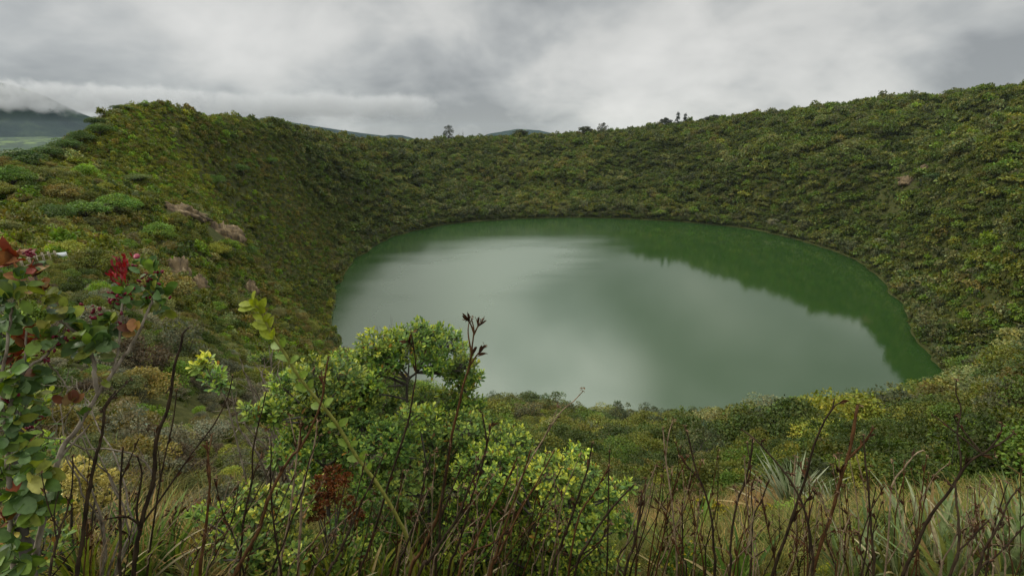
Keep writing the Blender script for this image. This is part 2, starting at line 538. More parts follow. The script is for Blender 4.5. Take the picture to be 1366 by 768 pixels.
def terrain_material():
    m, t, out = new_mat('crater_ground')
    L = t.links.new
    g = N(t, 'ShaderNodeNewGeometry')
    def noise(scale, detail=6, rough=0.6):
        n = N(t, 'ShaderNodeTexNoise')
        n.inputs['Scale'].default_value = scale
        n.inputs['Detail'].default_value = detail
        n.inputs['Roughness'].default_value = rough
        L(g.outputs['Position'], n.inputs['Vector'])
        return n
    a = noise(0.35); b = noise(3.5, 8, 0.7); c = noise(0.04, 5)
    r1 = ramp(t, [(0.3, (0.026, 0.036, 0.009)), (0.5, (0.056, 0.066, 0.016)), (0.7, (0.10, 0.098, 0.028))])
    L(a.outputs[0], r1.inputs[0])
    r2 = ramp(t, [(0.35, (0.022, 0.024, 0.008)), (0.55, (0.062, 0.064, 0.018)), (0.75, (0.14, 0.125, 0.05))])
    L(b.outputs[0], r2.inputs[0])
    mx = N(t, 'ShaderNodeMixRGB'); mx.inputs[0].default_value = 0.55
    L(r1.outputs[0], mx.inputs[1]); L(r2.outputs[0], mx.inputs[2])
    # pastures and woods of the far valley
    vo = N(t, 'ShaderNodeTexVoronoi')
    vo.inputs['Scale'].default_value = 0.0042
    mp = N(t, 'ShaderNodeMapping')
    mp.inputs['Rotation'].default_value = (0, 0, 0.5)
    mp.inputs['Scale'].default_value = (1.0, 0.45, 0.0)
    L(g.outputs['Position'], mp.inputs[0]); L(mp.outputs[0], vo.inputs['Vector'])
    sp = N(t, 'ShaderNodeSeparateColor')
    L(vo.outputs['Color'], sp.inputs[0])
    fld = ramp(t, [(0.0, (0.05, 0.085, 0.03)), (0.35, (0.12, 0.17, 0.045)), (0.6, (0.20, 0.22, 0.08)), (0.8, (0.09, 0.14, 0.045)), (1.0, (0.26, 0.25, 0.12))], 'CONSTANT')
    L(sp.outputs[0], fld.inputs[0])
    wd = noise(0.011, 8, 0.65)
    wr = ramp(t, [(0.47, 0.0), (0.51, 1.0)])
    L(wd.outputs[0], wr.inputs[0])
    wood = N(t, 'ShaderNodeMixRGB')
    wood.inputs[2].default_value = (0.02, 0.035, 0.018, 1)
    L(wr.outputs[0], wood.inputs[0]); L(fld.outputs[0], wood.inputs[1])
    ln = N(t, 'ShaderNodeVectorMath', operation='LENGTH')
    L(g.outputs['Position'], ln.inputs[0])
    far = N(t, 'ShaderNodeMapRange')
    far.inputs['From Min'].default_value = 900; far.inputs['From Max'].default_value = 1400
    L(ln.outputs['Value'], far.inputs['Value'])
    fin = N(t, 'ShaderNodeMixRGB')
    L(far.outputs[0], fin.inputs[0]); L(mx.outputs[0], fin.inputs[1]); L(wood.outputs[0], fin.inputs[2])
    pb = N(t, 'ShaderNodeBsdfPrincipled')
    pb.inputs['Roughness'].default_value = 0.95
    pb.inputs['Specular IOR Level'].default_value = 0.1
    L(fin.outputs[0], pb.inputs['Base Color'])
    bp = N(t, 'ShaderNodeBump')
    bp.inputs['Strength'].default_value = 0.8; bp.inputs['Distance'].default_value = 0.12
    L(b.outputs[0], bp.inputs['Height']); L(bp.outputs[0], pb.inputs['Normal'])
    L(pb.outputs[0], out.inputs[0])
    return m
tag(link('terrain', make_mesh('terrain', TV, [TF, tri[:, ::-1]], terrain_material(), smooth=True)), kind='structure')

# ------------------------------------------------------------------ lake
def water_material():
    m, t, out = new_mat('green_water')
    L = t.links.new
    g = N(t, 'ShaderNodeNewGeometry')
    # wind-ruffled water left of a line across the lake, a calm mirror right of it
    a = on_plane(838.0, 345.0); b = on_plane(905.0, 296.0)
    d = unit((b - a)[:2]); nn = np.array([d[1], -d[0]])
    off = float(nn @ a[:2])
    dt = N(t, 'ShaderNodeVectorMath', operation='DOT_PRODUCT')
    dt.inputs[1].default_value = (nn[0], nn[1], 0)
    L(g.outputs['Position'], dt.inputs[0])
    mp = N(t, 'ShaderNodeMapping')
    mp.inputs['Scale'].default_value = (0.010, 0.035, 1)
    L(g.outputs['Position'], mp.inputs[0])
    nz = N(t, 'ShaderNodeTexNoise')
    nz.inputs['Scale'].default_value = 1.0; nz.inputs['Detail'].default_value = 4
    L(mp.outputs[0], nz.inputs['Vector'])
    sh = math_node(t, 'MULTIPLY', math_node(t, 'SUBTRACT', nz.outputs[0], 0.5), 60.0)
    s = math_node(t, 'ADD', math_node(t, 'SUBTRACT', dt.outputs['Value'], off), sh)
    calm = N(t, 'ShaderNodeMapRange')
    calm.interpolation_type = 'SMOOTHSTEP'
    calm.inputs['From Min'].default_value = -60; calm.inputs['From Max'].default_value = 15
    L(s, calm.inputs['Value'])
    ro = N(t, 'ShaderNodeMapRange')
    ro.inputs['To Min'].default_value = 0.30; ro.inputs['To Max'].default_value = 0.05
    L(calm.outputs[0], ro.inputs['Value'])
    mid = shore.mean(0); lr = float(np.sqrt(((shore - mid) ** 2).sum(1)).mean())
    dm = N(t, 'ShaderNodeVectorMath', operation='DISTANCE')
    dm.inputs[1].default_value = (mid[0] - 24, mid[1] - 15, 0)
    L(g.outputs['Position'], dm.inputs[0])
    lee = N(t, 'ShaderNodeMapRange'); lee.interpolation_type = 'SMOOTHSTEP'
    lee.inputs['From Min'].default_value = lr * 0.50; lee.inputs['From Max'].default_value = lr * 1.02
    L(math_node(t, 'ADD', dm.outputs['Value'], math_node(t, 'MULTIPLY', math_node(t, 'SUBTRACT', nz.outputs[0], 0.5), 90.0)), lee.inputs['Value'])
    rough = math_node(t, 'MULTIPLY', ro.outputs[0], math_node(t, 'SUBTRACT', 1.0, math_node(t, 'MULTIPLY', lee.outputs[0], 0.60)))
    # small ripples
    rp = N(t, 'ShaderNodeTexNoise')
    rp.inputs['Scale'].default_value = 0.9; rp.inputs['Detail'].default_value = 4
    L(g.outputs['Position'], rp.inputs['Vector'])
    bp = N(t, 'ShaderNodeBump')
    bp.inputs['Strength'].default_value = 0.15; bp.inputs['Distance'].default_value = 0.08
    L(rp.outputs[0], bp.inputs['Height'])
    df = N(t, 'ShaderNodeBsdfDiffuse')
    df.inputs[0].default_value = (0.020, 0.049, 0.010, 1)
    gl = N(t, 'ShaderNodeBsdfGlossy')
    gl.inputs[0].default_value = (0.97, 1.0, 0.95, 1)
    L(rough, gl.inputs['Roughness']); L(bp.outputs[0], gl.inputs['Normal'])
    fr = N(t, 'ShaderNodeFresnel')
    fr.inputs['IOR'].default_value = 1.62
    mix = N(t, 'ShaderNodeMixShader')
    L(fr.outputs[0], mix.inputs[0]); L(df.outputs[0], mix.inputs[1]); L(gl.outputs[0], mix.inputs[2])
    L(mix.outputs[0], out.inputs[0])
    return m
lk = shore + _nrm * 6.0 * (1 if shore_dist(*(shore[0] + _nrm[0] * 2))[0] > 0 else -1)
tag(link('lake', make_mesh('lake', np.column_stack([lk, np.zeros(len(lk))])[::-1], [np.arange(len(lk))[None]], water_material())), kind='structure')
_lo = bpy.data.objects['lake']
if _lo.data.polygons[0].normal.z < 0: _lo.data.flip_normals()

# ------------------------------------------------------------------ distant mountains, cloud and air
def mountain_material():
    m, t, out = new_mat('far_forest')
    L = t.links.new
    g = N(t, 'ShaderNodeNewGeometry')
    def noise(scale, detail=8):
        n = N(t, 'ShaderNodeTexNoise')
        n.inputs['Scale'].default_value = scale; n.inputs['Detail'].default_value = detail; n.inputs['Roughness'].default_value = 0.65
        L(g.outputs['Position'], n.inputs['Vector'])
        return n
    a = noise(0.004); b = noise(0.0022, 6)
    r1 = ramp(t, [(0.35, (0.008, 0.019, 0.018)), (0.55, (0.018, 0.034, 0.026)), (0.72, (0.045, 0.068, 0.034))])
    L(a.outputs[0], r1.inputs[0])
    r2 = ramp(t, [(0.60, 0.0), (0.64, 1.0)])
    L(b.outputs[0], r2.inputs[0])
    mx = N(t, 'ShaderNodeMixRGB')
    mx.inputs[2].default_value = (0.11, 0.16, 0.045, 1)
    L(r2.outputs[0], mx.inputs[0]); L(r1.outputs[0], mx.inputs[1])
    pb = N(t, 'ShaderNodeBsdfPrincipled')
    pb.inputs['Roughness'].default_value = 1.0; pb.inputs['Specular IOR Level'].default_value = 0.0
    L(mx.outputs[0], pb.inputs['Base Color'])
    bp = N(t, 'ShaderNodeBump')
    bp.inputs['Strength'].default_value = 1.0; bp.inputs['Distance'].default_value = 60
    L(a.outputs[0], bp.inputs['Height']); L(bp.outputs[0], pb.inputs['Normal'])
    L(pb.outputs[0], out.inputs[0])
    return m
MAT['mountain'] = mountain_material()
def mountain(ridge, r0, rc, r1, seed, foot=-90):
    """A range whose crest runs through the given spots at range rc."""
    az = np.array([R(px_az(p[0], p[1])) for p in ridge]); zc_ = np.array([P(p[0], p[1], rc)[2] for p in ridge])
    A = np.linspace(az[0], az[-1], 150); r = np.linspace(r0, r1, 60)
    A2, R2 = np.meshgrid(A, r)
    X, Y = R2 * np.sin(A2), R2 * np.cos(A2)
    zr = np.interp(A2, az, zc_)
    tt = np.where(R2 < rc, (R2 - r0) / (rc - r0), (r1 - R2) / (r1 - rc))
    tt = np.clip(tt, 0, 1) ** 0.85
    Z = foot + (zr - foot) * tt + (fbm(X / 700, Y / 700, seed, 5) - 0.5) * 260 * np.sin(np.pi * np.clip(tt, 0, 1)) ** 0.6
    Z = np.where(tt > 0.97, np.minimum(Z, zr + 10), Z)
    V = np.stack([X, Y, Z], -1).reshape(-1, 3)
    i = np.arange(59)[:, None] * 150; j = np.arange(149)[None]
    F = np.stack([i + j, i + j + 1, i + 151 + j, i + 150 + j], -1).reshape(-1, 4)[:, ::-1]
    return tag(link('mountain', make_mesh('mountain', V, F, MAT['mountain'], smooth=True)), kind='structure')
mountain([(-260, 95), (-60, 104), (0, 110), (25, 116), (60, 128), (100, 148), (150, 168), (200, 185), (260, 200)], 6300, 7600, 9500, 61)
mountain([(290, 178), (350, 157), (380, 162), (430, 170), (480, 177), (520, 182), (560, 194), (600, 205)], 6300, 7200, 8600, 67)
mountain([(620, 190), (655, 178), (690, 172), (720, 174), (745, 180), (790, 192)], 15500, 17000, 19000, 71, -400)

def cloud_material(dens, scale, lo, hi, seed):
    m, t, out = new_mat('cloud_vapour')
    L = t.links.new
    tx = N(t, 'ShaderNodeTexCoord')
    nz = N(t, 'ShaderNodeTexNoise')
    nz.noise_dimensions = '4D'
    nz.inputs['W'].default_value = seed
    nz.inputs['Scale'].default_value = scale; nz.inputs['Detail'].default_value = 5; nz.inputs['Roughness'].default_value = 0.6
    mp = N(t, 'ShaderNodeMapping')
    L(tx.outputs['Object'], mp.inputs[0]); L(mp.outputs[0], nz.inputs['Vector'])
    nrm = N(t, 'ShaderNodeTexCoord')
    sp = N(t, 'ShaderNodeSeparateXYZ')
    L(nrm.outputs['Generated'], sp.inputs[0])
    def hump(o, a, b):
        up = N(t, 'ShaderNodeMapRange'); up.interpolation_type = 'SMOOTHSTEP'
        up.inputs['From Min'].default_value = 0; up.inputs['From Max'].default_value = a
        L(o, up.inputs['Value'])
        dn = N(t, 'ShaderNodeMapRange'); dn.interpolation_type = 'SMOOTHSTEP'
        dn.inputs['From Min'].default_value = 1; dn.inputs['From Max'].default_value = 1 - b
        L(o, dn.inputs['Value'])
        return math_node(t, 'MULTIPLY', up.outputs[0], dn.outputs[0])
    e = math_node(t, 'MULTIPLY', math_node(t, 'MULTIPLY', hump(sp.outputs[0], 0.2, 0.2), hump(sp.outputs[1], 0.3, 0.3)), hump(sp.outputs[2], 0.35, 0.3))
    th = math_node(t, 'SUBTRACT', nz.outputs[0], math_node(t, 'MULTIPLY', math_node(t, 'SUBTRACT', 1.0, e), 0.32))
    mr = N(t, 'ShaderNodeMapRange'); mr.interpolation_type = 'SMOOTHSTEP'
    mr.inputs['From Min'].default_value = lo; mr.inputs['From Max'].default_value = hi
    mr.inputs['To Max'].default_value = dens
    L(th, mr.inputs['Value'])
    pv = N(t, 'ShaderNodeVolumePrincipled')
    pv.inputs['Color'].default_value = (0.74, 0.75, 0.76, 1)
    pv.inputs['Anisotropy'].default_value = 0.2
    L(mr.outputs[0], pv.inputs['Density'])
    L(pv.outputs[0], out.inputs['Volume'])
    return m
def cloud(name, px, py, r, wpx, hpx, depth, dens, scale, lo, hi, seed, label):
    c = P(px, py, r)
    az = math.atan2(c[0], c[1])
    mpp = np.linalg.norm(c - np.array([0, 0, ZC])) / FPX / math.cos(math.radians(min(abs(px_az(px, py)), 60))) * 0.82
    hx, hz, hy = wpx * mpp / 2, hpx * mpp / 2, depth / 2
    V = np.array([[x, y, z] for x in (-hx, hx) for y in (-hy, hy) for z in (-hz, hz)])
    F = np.array([[0, 1, 3, 2], [4, 6, 7, 5], [0, 4, 5, 1], [2, 3, 7, 6], [0, 2, 6, 4], [1, 5, 7, 3]])
    o = link(name, make_mesh(name, V, F, cloud_material(dens, scale, lo, hi, seed)))
    o.location = c
    o.rotation_euler = (0, 0, -az)
    return tag(o, label, 'cloud', kind='stuff')
cloud('cloud', 66, 131, 6350 + 450, 290, 38, 850, 0.0060, 0.0072, 0.38, 0.58, 2.3, 'low white cloud torn across the blue mountain on the far left')
cloud('cloud', 430, 142, 6300 + 350, 340, 40, 600, 0.0048, 0.0036, 0.22, 0.60, 5.1, 'grey cloud base resting on the dark wooded ridge behind the rim')

ztop = float(max(GZ[(GR < 6090)].max(), ZC)) + 24
zbot = float(GZ.min()) - 8
def prism(rad, z0, z1, n=48):
    a = np.arange(n) * 2 * np.pi / n
    V = np.vstack([np.column_stack([rad * np.cos(a), rad * np.sin(a), np.full(n, z)]) for z in (z0, z1)])
    j = np.arange(n); k = (j + 1) % n
    return V, [np.column_stack([j, k, n + k, n + j]), j[::-1][None], (n + j)[None]]
hm, ht, ho = new_mat('air')
pv = N(ht, 'ShaderNodeVolumePrincipled')
pv.inputs['Color'].default_value = (0.74, 0.87, 1.0, 1)
pv.inputs['Density'].default_value = 2.2e-5
ht.links.new(pv.outputs[0], ho.inputs['Volume'])
_hv, _hf = prism(6180, zbot, ztop)
tag(link('haze', make_mesh('haze', _hv, _hf, hm)), kind='stuff')

# ------------------------------------------------------------------ plants of the crater: shapes
def crown_soup(rng, nblob, nleaf, lsize, kind='round', s=None):
    """Crown about 1 wide standing on z=0: leafy clumps over a lumpy dome."""
    s = s or Soup()
    if kind == 'round':
        th = rng.uniform(0, 2 * np.pi, nblob); rr = np.sqrt(rng.uniform(0, 1, nblob)) * 0.36
        c = np.column_stack([rr * np.cos(th), rr * np.sin(th), 0.30 + 0.36 * (1 - (rr / 0.4) ** 2) * rng.uniform(0.5, 1.1, nblob)])
        rad = rng.uniform(0.11, 0.21, nblob); sq = 0.75
    elif kind == 'flat':
        th = rng.uniform(0, 2 * np.pi, nblob); rr = np.sqrt(rng.uniform(0, 1, nblob)) * 0.42
        c = np.column_stack([rr * np.cos(th), rr * np.sin(th), 0.58 + rng.uniform(-0.10, 0.10, nblob) - 0.25 * rr])
        rad = rng.uniform(0.10, 0.18, nblob); sq = 0.38
    elif kind == 'sparse':
        th = rng.uniform(0, 2 * np.pi, nblob); rr = np.sqrt(rng.uniform(0, 1, nblob)) * 0.38
        c = np.column_stack([rr * np.cos(th), rr * np.sin(th), rng.uniform(0.35, 0.95, nblob) - 0.3 * rr])
        rad = rng.uniform(0.07, 0.13, nblob); sq = 0.8
    elif kind == 'cone':
        z = rng.uniform(0.08, 1.5, nblob); rr = 0.34 * (1.6 - z) / 1.6 * np.sqrt(rng.uniform(0.3, 1, nblob)); th = rng.uniform(0, 2 * np.pi, nblob)
        c = np.column_stack([rr * np.cos(th), rr * np.sin(th), z])
        rad = rng.uniform(0.09, 0.15, nblob); sq = 0.9
    else:                                     # mound, down to the ground
        th = rng.uniform(0, 2 * np.pi, nblob); rr = np.sqrt(rng.uniform(0, 1, nblob)) * 0.40
        c = np.column_stack([rr * np.cos(th), rr * np.sin(th), 0.12 + 0.30 * (1 - (rr / 0.42) ** 2) * rng.uniform(0.3, 1.2, nblob)])
        rad = rng.uniform(0.10, 0.18, nblob); sq = 0.8
    b = rng.integers(0, nblob, nleaf)
    d = rand_dirs(nleaf, rng)
    d[:, 2] = np.where(d[:, 2] < -0.35, -d[:, 2], d[:, 2])
    pos = c[b] + d * (rad[b] * rng.uniform(0.7, 1.08, nleaf))[:, None] * np.array([1, 1, sq])
    pos[:, 2] = np.maximum(pos[:, 2], 0.01)
    nrm = unit(d * 0.8 + np.array([0, 0, 0.7]) + rng.normal(size=(nleaf, 3)) * 0.45)
    ax = rand_dirs(nleaf, rng) + d * 0.5
    L_ = lsize * rng.uniform(0.7, 1.35, nleaf)
    V, F = small_leaves(pos, ax, nrm, L_, L_ * rng.uniform(0.5, 0.75, nleaf))
    bv = rng.uniform(0.72, 1.28, nblob)[b] * rng.uniform(0.65, 1.4, nleaf)
    hue = rng.normal(0, 0.09, nleaf) + rng.normal(0, 0.08, nblob)[b]
    col = np.stack([bv * (1 + hue), bv, bv * (1 - 0.8 * hue)], -1)
    s.add(V, F, np.repeat(col, 2, 0))
    return s, c, rad
def trunk_soup(rng, c, hbase, r0, s=None, sides=5, col=(1.25, 1.1, 1.3), twist=0.06, nb=7):
    s = s or Soup()
    fork = np.array([rng.normal(0, 0.04), rng.normal(0, 0.04), hbase])
    V, F = tube(smooth_line([(0, 0, -0.06), fork * np.array([0.3, 0.8, 0.5]) + rng.normal(0, 0.02, 3) * [1, 1, 0], fork], 3), np.linspace(r0, r0 * 0.75, 7), sides)
    s.add(V, F, col)
    for q in c[rng.permutation(len(c))[:nb]]:
        mid = (fork + q) / 2 + rng.normal(0, twist, 3)
        ln = smooth_line([fork - [0, 0, 0.02], mid, q], 3)
        V, F = tube(ln, np.linspace(r0 * 0.62, r0 * 0.14, len(ln)), max(sides - 1, 3))
        s.add(V, F, col)
    return s
KINDS = ['round', 'round', 'flat', 'round', 'sparse', 'flat']
FAR, MID, NEARP = [], [], []           # mass plants in one mesh; MID trees also as crown + trunk
TREE = []
def proto(name, me):
    return bpy.data.objects.new(name, me)
for q, kd in enumerate(KINDS):
    rng = np.random.default_rng(100 + q)
    s, c, rad = crown_soup(rng, 15, 300 if kd != 'sparse' else 220, 0.135, kd)
    trunk_soup(rng, c, 0.22, 0.022, s, 3, (1.6, 1.5, 2.2), nb=4)
    FAR.append(proto('slope_tree', s.mesh('slope_tree', MAT['crown_mass'])))
    rng = np.random.default_rng(140 + q)
    s, c, rad = crown_soup(rng, 26, 4600 if kd != 'sparse' else 2300, 0.036, kd)
    me_c = s.mesh('crown', MAT['crown_tree'])
    tk = trunk_soup(rng, c, 0.24, 0.020, None, 6, (1, 1, 1), nb=12)
    TREE.append((me_c, tk.mesh('trunk', MAT['bark']), kd))
    trunk_soup(np.random.default_rng(150 + q), c, 0.24, 0.018, s, 3, (1.6, 1.5, 2.2), nb=6)
    MID.append(proto('slope_tree', s.mesh('slope_tree', MAT['crown_mass'])))
SHRUB_NEAR, SHRUB_FAR, SHRUB_OBJ = [], [], []
for q, kd in enumerate(['mound', 'mound', 'round', 'mound', 'sparse']):
    rng = np.random.default_rng(200 + q)
    s, c, rad = crown_soup(rng, 14, 200, 0.15, kd)
    SHRUB_FAR.append(proto('slope_shrub', s.mesh('slope_shrub', MAT['crown_mass'])))
    rng = np.random.default_rng(220 + q)
    s, c, rad = crown_soup(rng, 30, 4200 if kd != 'sparse' else 1800, 0.036, kd)
    tk = trunk_soup(rng, c, 0.10, 0.012, None, 4, (1, 1, 1), nb=16)
    SHRUB_OBJ.append((s.mesh('foliage', MAT['crown_tree']), tk.mesh('stem', MAT['bark']), kd))
    trunk_soup(np.random.default_rng(230 + q), c, 0.10, 0.010, s, 3, (1.6, 1.5, 2.2), nb=9)
    SHRUB_NEAR.append(proto('slope_shrub', s.mesh('slope_shrub', MAT['crown_mass'])))

def scatter(name, pts, rot, scl, tint, pid, protos):
    """Plants nobody could count: one object whose points each carry a plant shape."""
    me = bpy.data.meshes.new(name)
    n = len(pts)
    me.vertices.add(n)
    me.vertices.foreach_set('co', np.asarray(pts, np.float32).ravel())
    for nm, ar in (('turn', rot), ('size', scl), ('tint', tint)):
        a = me.attributes.new(nm, 'FLOAT_VECTOR', 'POINT')
        a.data.foreach_set('vector', np.asarray(ar, np.float32).ravel())
    a = me.attributes.new('form', 'INT', 'POINT')
    a.data.foreach_set('value', np.asarray(pid, np.int32))
    me.update()
    o = link(name, me)
    coll = bpy.data.collections.new(name + '_forms')
    for p in protos: coll.objects.link(p)
    order = sorted(range(len(protos)), key=lambda q: protos[q].name)
    inv = np.argsort(order)
    a.data.foreach_set('value', inv[np.asarray(pid)].astype(np.int32))
    g = bpy.data.node_groups.new(name, 'GeometryNodeTree')
    g.interface.new_socket('Geometry', in_out='INPUT', socket_type='NodeSocketGeometry')
    g.interface.new_socket('Geometry', in_out='OUTPUT', socket_type='NodeSocketGeometry')
    gi = g.nodes.new('NodeGroupInput'); go = g.nodes.new('NodeGroupOutput')
    ci = g.nodes.new('GeometryNodeCollectionInfo')
    ci.inputs['Collection'].default_value = coll
    ci.inputs['Separate Children'].default_value = True
    ci.inputs['Reset Children'].default_value = True
    ip = g.nodes.new('GeometryNodeInstanceOnPoints')
    ip.inputs['Pick Instance'].default_value = True
    def named(nm, ty):
        q = g.nodes.new('GeometryNodeInputNamedAttribute')
        q.data_type = ty
        q.inputs['Name'].default_value = nm
        return q.outputs['Attribute']
    g.links.new(gi.outputs[0], ip.inputs['Points'])
    g.links.new(ci.outputs[0], ip.inputs['Instance'])
    g.links.new(named('form', 'INT'), ip.inputs['Instance Index'])
    e2r = g.nodes.new('FunctionNodeEulerToRotation')
    g.links.new(named('turn', 'FLOAT_VECTOR'), e2r.inputs[0])
    g.links.new(e2r.outputs[0], ip.inputs['Rotation'])
    g.links.new(named('size', 'FLOAT_VECTOR'), ip.inputs['Scale'])
    g.links.new(ip.outputs[0], go.inputs[0])
    md = o.modifiers.new('plants', 'NODES')
    md.node_group = g
    return tag(o, kind='stuff')

MARKS = []            # spots of the photograph one can point to
WAIT = []             # (object, what it is, px, py)
RANK = ['nearest', 'second', 'third', 'fourth', 'fifth', 'sixth', 'seventh', 'eighth', 'ninth', 'tenth', 'eleventh', 'twelfth']
def name_apart():
    books = {}
    M = np.array([(a_, b_) for a_, b_, _ in MARKS], float)
    for o, what, px, py in WAIT:
        d2 = np.hypot(M[:, 0] - px, M[:, 1] - py)
        i_ = int(np.argmin(d2)); dx, dy = px - M[i_, 0], py - M[i_, 1]
        side = ('right of' if dx > 0 else 'left of') if abs(dx) > abs(dy) else ('below' if dy > 0 else 'above')
        books.setdefault((what, side, MARKS[i_][2]), []).append((d2[i_], o))
    for (what, side, mark), lst in books.items():
        lst.sort(key=lambda e: e[0])
        for n_, (_, o) in enumerate(lst):
            if len(lst) == 1: o['label'] = '%s %s the %s' % (what, side, mark)
            else: o['label'] = '%s, %s such %s the %s' % (what, RANK[min(n_, 11)], side, mark)
# ------------------------------------------------------------------ plants of the crater: where they grow
def jitter_grid(r0, r1, az0, az1, cell, rng):
    xs = np.arange(-r1, r1, cell); ys = np.arange(-20, r1, cell)
    X, Y = np.meshgrid(xs, ys)
    X = X + rng.uniform(-0.48, 0.48, X.shape) * cell; Y = Y + rng.uniform(-0.48, 0.48, Y.shape) * cell
    X, Y = X.ravel(), Y.ravel()
    r = np.hypot(X, Y); a = np.degrees(np.arctan2(X, Y))
    k = (r >= r0) & (r < r1) & (a > az0) & (a < az1)
    return X[k], Y[k]
PAL = {'dark': (0.026, 0.042, 0.010), 'olive': (0.066, 0.074, 0.016), 'green': (0.050, 0.085, 0.014), 'bright': (0.085, 0.140, 0.018), 'yellow': (0.118, 0.128, 0.023),
       'grey': (0.100, 0.110, 0.058), 'brown': (0.090, 0.074, 0.030), 'pale': (0.125, 0.125, 0.075)}
PN = list(PAL); PC = np.array([PAL[k] for k in PN])
CRESTLINE = [P(a_, b_, c_) for a_, b_, c_ in zip(np.linspace(196, 176, 12), np.linspace(150, 238, 12), np.linspace(226, 178, 12))]
GULLY = [P(a_, b_, c_) for a_, b_, c_ in zip(np.linspace(1195, 1250, 6), np.linspace(220, 178, 6), np.linspace(480, 620, 6))] + [P(a_, 250, c_) for a_, c_ in ((1190, 430), (1175, 410), (1165, 400))]
SPUR = [P(a_, b_, c_) for a_, b_, c_ in zip(np.linspace(1216, 1345, 9), np.linspace(244, 172, 9), np.linspace(378, 445, 9))]
def tints(x, y, rng):
    px, py, _ = project(np.column_stack([x, y, height_c(x, y)]))
    r = np.hypot(x, y)
    n1 = fbm(x / 45, y / 45, 301, 3); n2 = fbm(x / 14, y / 14, 311, 3)
    W = np.tile(np.array([1.0, 1.5, 0.9, 0.20, 0.12, 0.55, 0.35, 0.06]), (len(x), 1))
    hill = sstep(-0.26, -0.40, np.arctan2(x, y)) * sstep(440, 330, r)
    far = sstep(360, 430, r) * sstep(0.45, 0.25, np.arctan2(x, y))
    right = sstep(0.35, 0.55, np.arctan2(x, y))
    near = sstep(170, 120, r) * sstep(-0.2, 0.0, np.arctan2(x, y))
    W += hill[:, None] * np.array([-0.35, 1.3, 0.1, 0.25, 0.35, -0.1, 0.75, 0.04])
    W += far[:, None] * np.array([1.0, 0.4, 0.3, -0.12, -0.15, 0.1, 0.0, 0.03])
    W += right[:, None] * np.array([0.2, 0.5, 0.8, 0.22, 0.12, 0.3, -0.2, 0.06])
    W += near[:, None] * np.array([1.7, 1.5, 0.4, 0.0, 0.30, 0.1, 0.1, 0.0])
    cr = np.min([np.hypot(x - q_[0], y - q_[1]) for q_ in CRESTLINE], 0)
    crest = sstep(30, 8, cr)
    W += crest[:, None] * np.array([-1.2, 0.8, 0.2, 0.7, 1.6, 0, 0.6, 0.1])
    gy = sstep(45, 12, np.min([np.hypot(x - q_[0], y - q_[1]) for q_ in GULLY], 0)); sp_ = sstep(30, 8, np.min([np.hypot(x - q_[0], y - q_[1]) for q_ in SPUR], 0))
    W += gy[:, None] * np.array([4.5, 0, 0.8, -0.2, -0.4, -0.4, -0.3, 0]) + sp_[:, None] * np.array([-1.0, 1.5, 0, 0.2, 0.9, 0.2, 0.4, 0.05])
    W[:, 0] *= 0.5 + 1.6 * sstep(0.6, 0.38, n1); W[:, 3:5] *= (0.4 + 1.8 * sstep(0.45, 0.65, n2))[:, None]
    W[:, 6] *= 0.4 + 1.6 * sstep(0.45, 0.62, n1)
    W = np.maximum(W, 0); W = np.cumsum(W / W.sum(1, keepdims=True), 1)
    idx = (rng.uniform(size=(len(x), 1)) > W).sum(1).clip(0, len(PN) - 1)
    c = PC[idx] * rng.uniform(0.75, 1.3, (len(x), 1)) * (0.8 + 0.4 * n1)[:, None]
    # blend towards the colour of the patch so that neighbours agree
    mean = np.array([0.060, 0.068, 0.017])
    v = (0.62 + 0.76 * fbm(x / 60 + 9, y / 60, 331, 3))[:, None]
    mean = np.array([0.050, 0.062, 0.016]) * v
    q_ = (0.20 + 0.28 * sstep(250, 450, r))[:, None]
    c = c * (1 - 0.12 * near[:, None])
    c = c * (1 + 0.25 * crest[:, None])
    return (c * (1 - q_) + mean * q_) * np.array([2.02, 1.92, 1.20]), idx
def height_c(x, y):
    """Height read off the terrain's own grid (what the plants stand on)."""
    r = np.hypot(x, y); az = np.degrees(np.arctan2(x, y))
    fi = np.clip((np.log(np.maximum(r, 0.36)) - math.log(0.35)) / (math.log(6100) - math.log(0.35)) * (nr - 1), 0, nr - 1.001)
    fj = np.clip(np.interp(az, AZ, np.arange(na)), 0, na - 1.001)
    i0 = fi.astype(int); j0 = fj.astype(int); a = fi - i0; b = fj - j0
    return (GZ[i0, j0] * (1 - a) * (1 - b) + GZ[i0 + 1, j0] * a * (1 - b) + GZ[i0, j0 + 1] * (1 - a) * b + GZ[i0 + 1, j0 + 1] * a * b)
def ground_z(x_, y_): return float(height_c(np.array([x_]), np.array([y_]))[0])
def hit(px, py, rmin=1.5, rmax=960):
    """Where the sight line through a spot of the photograph meets the ground."""
    d = ray(px, py); h = math.hypot(d[0], d[1])
    r = np.exp(np.linspace(math.log(rmin), math.log(rmax), 1500))
    X = d[0] / h * r; Y = d[1] / h * r; Z = ZC + d[2] / h * r
    g = height_c(X, Y)
    k = np.nonzero(Z <= g)[0]
    i_ = k[0] if len(k) else int(np.argmin(Z - g))
    return np.array([X[i_], Y[i_], g[i_]]), r[i_]

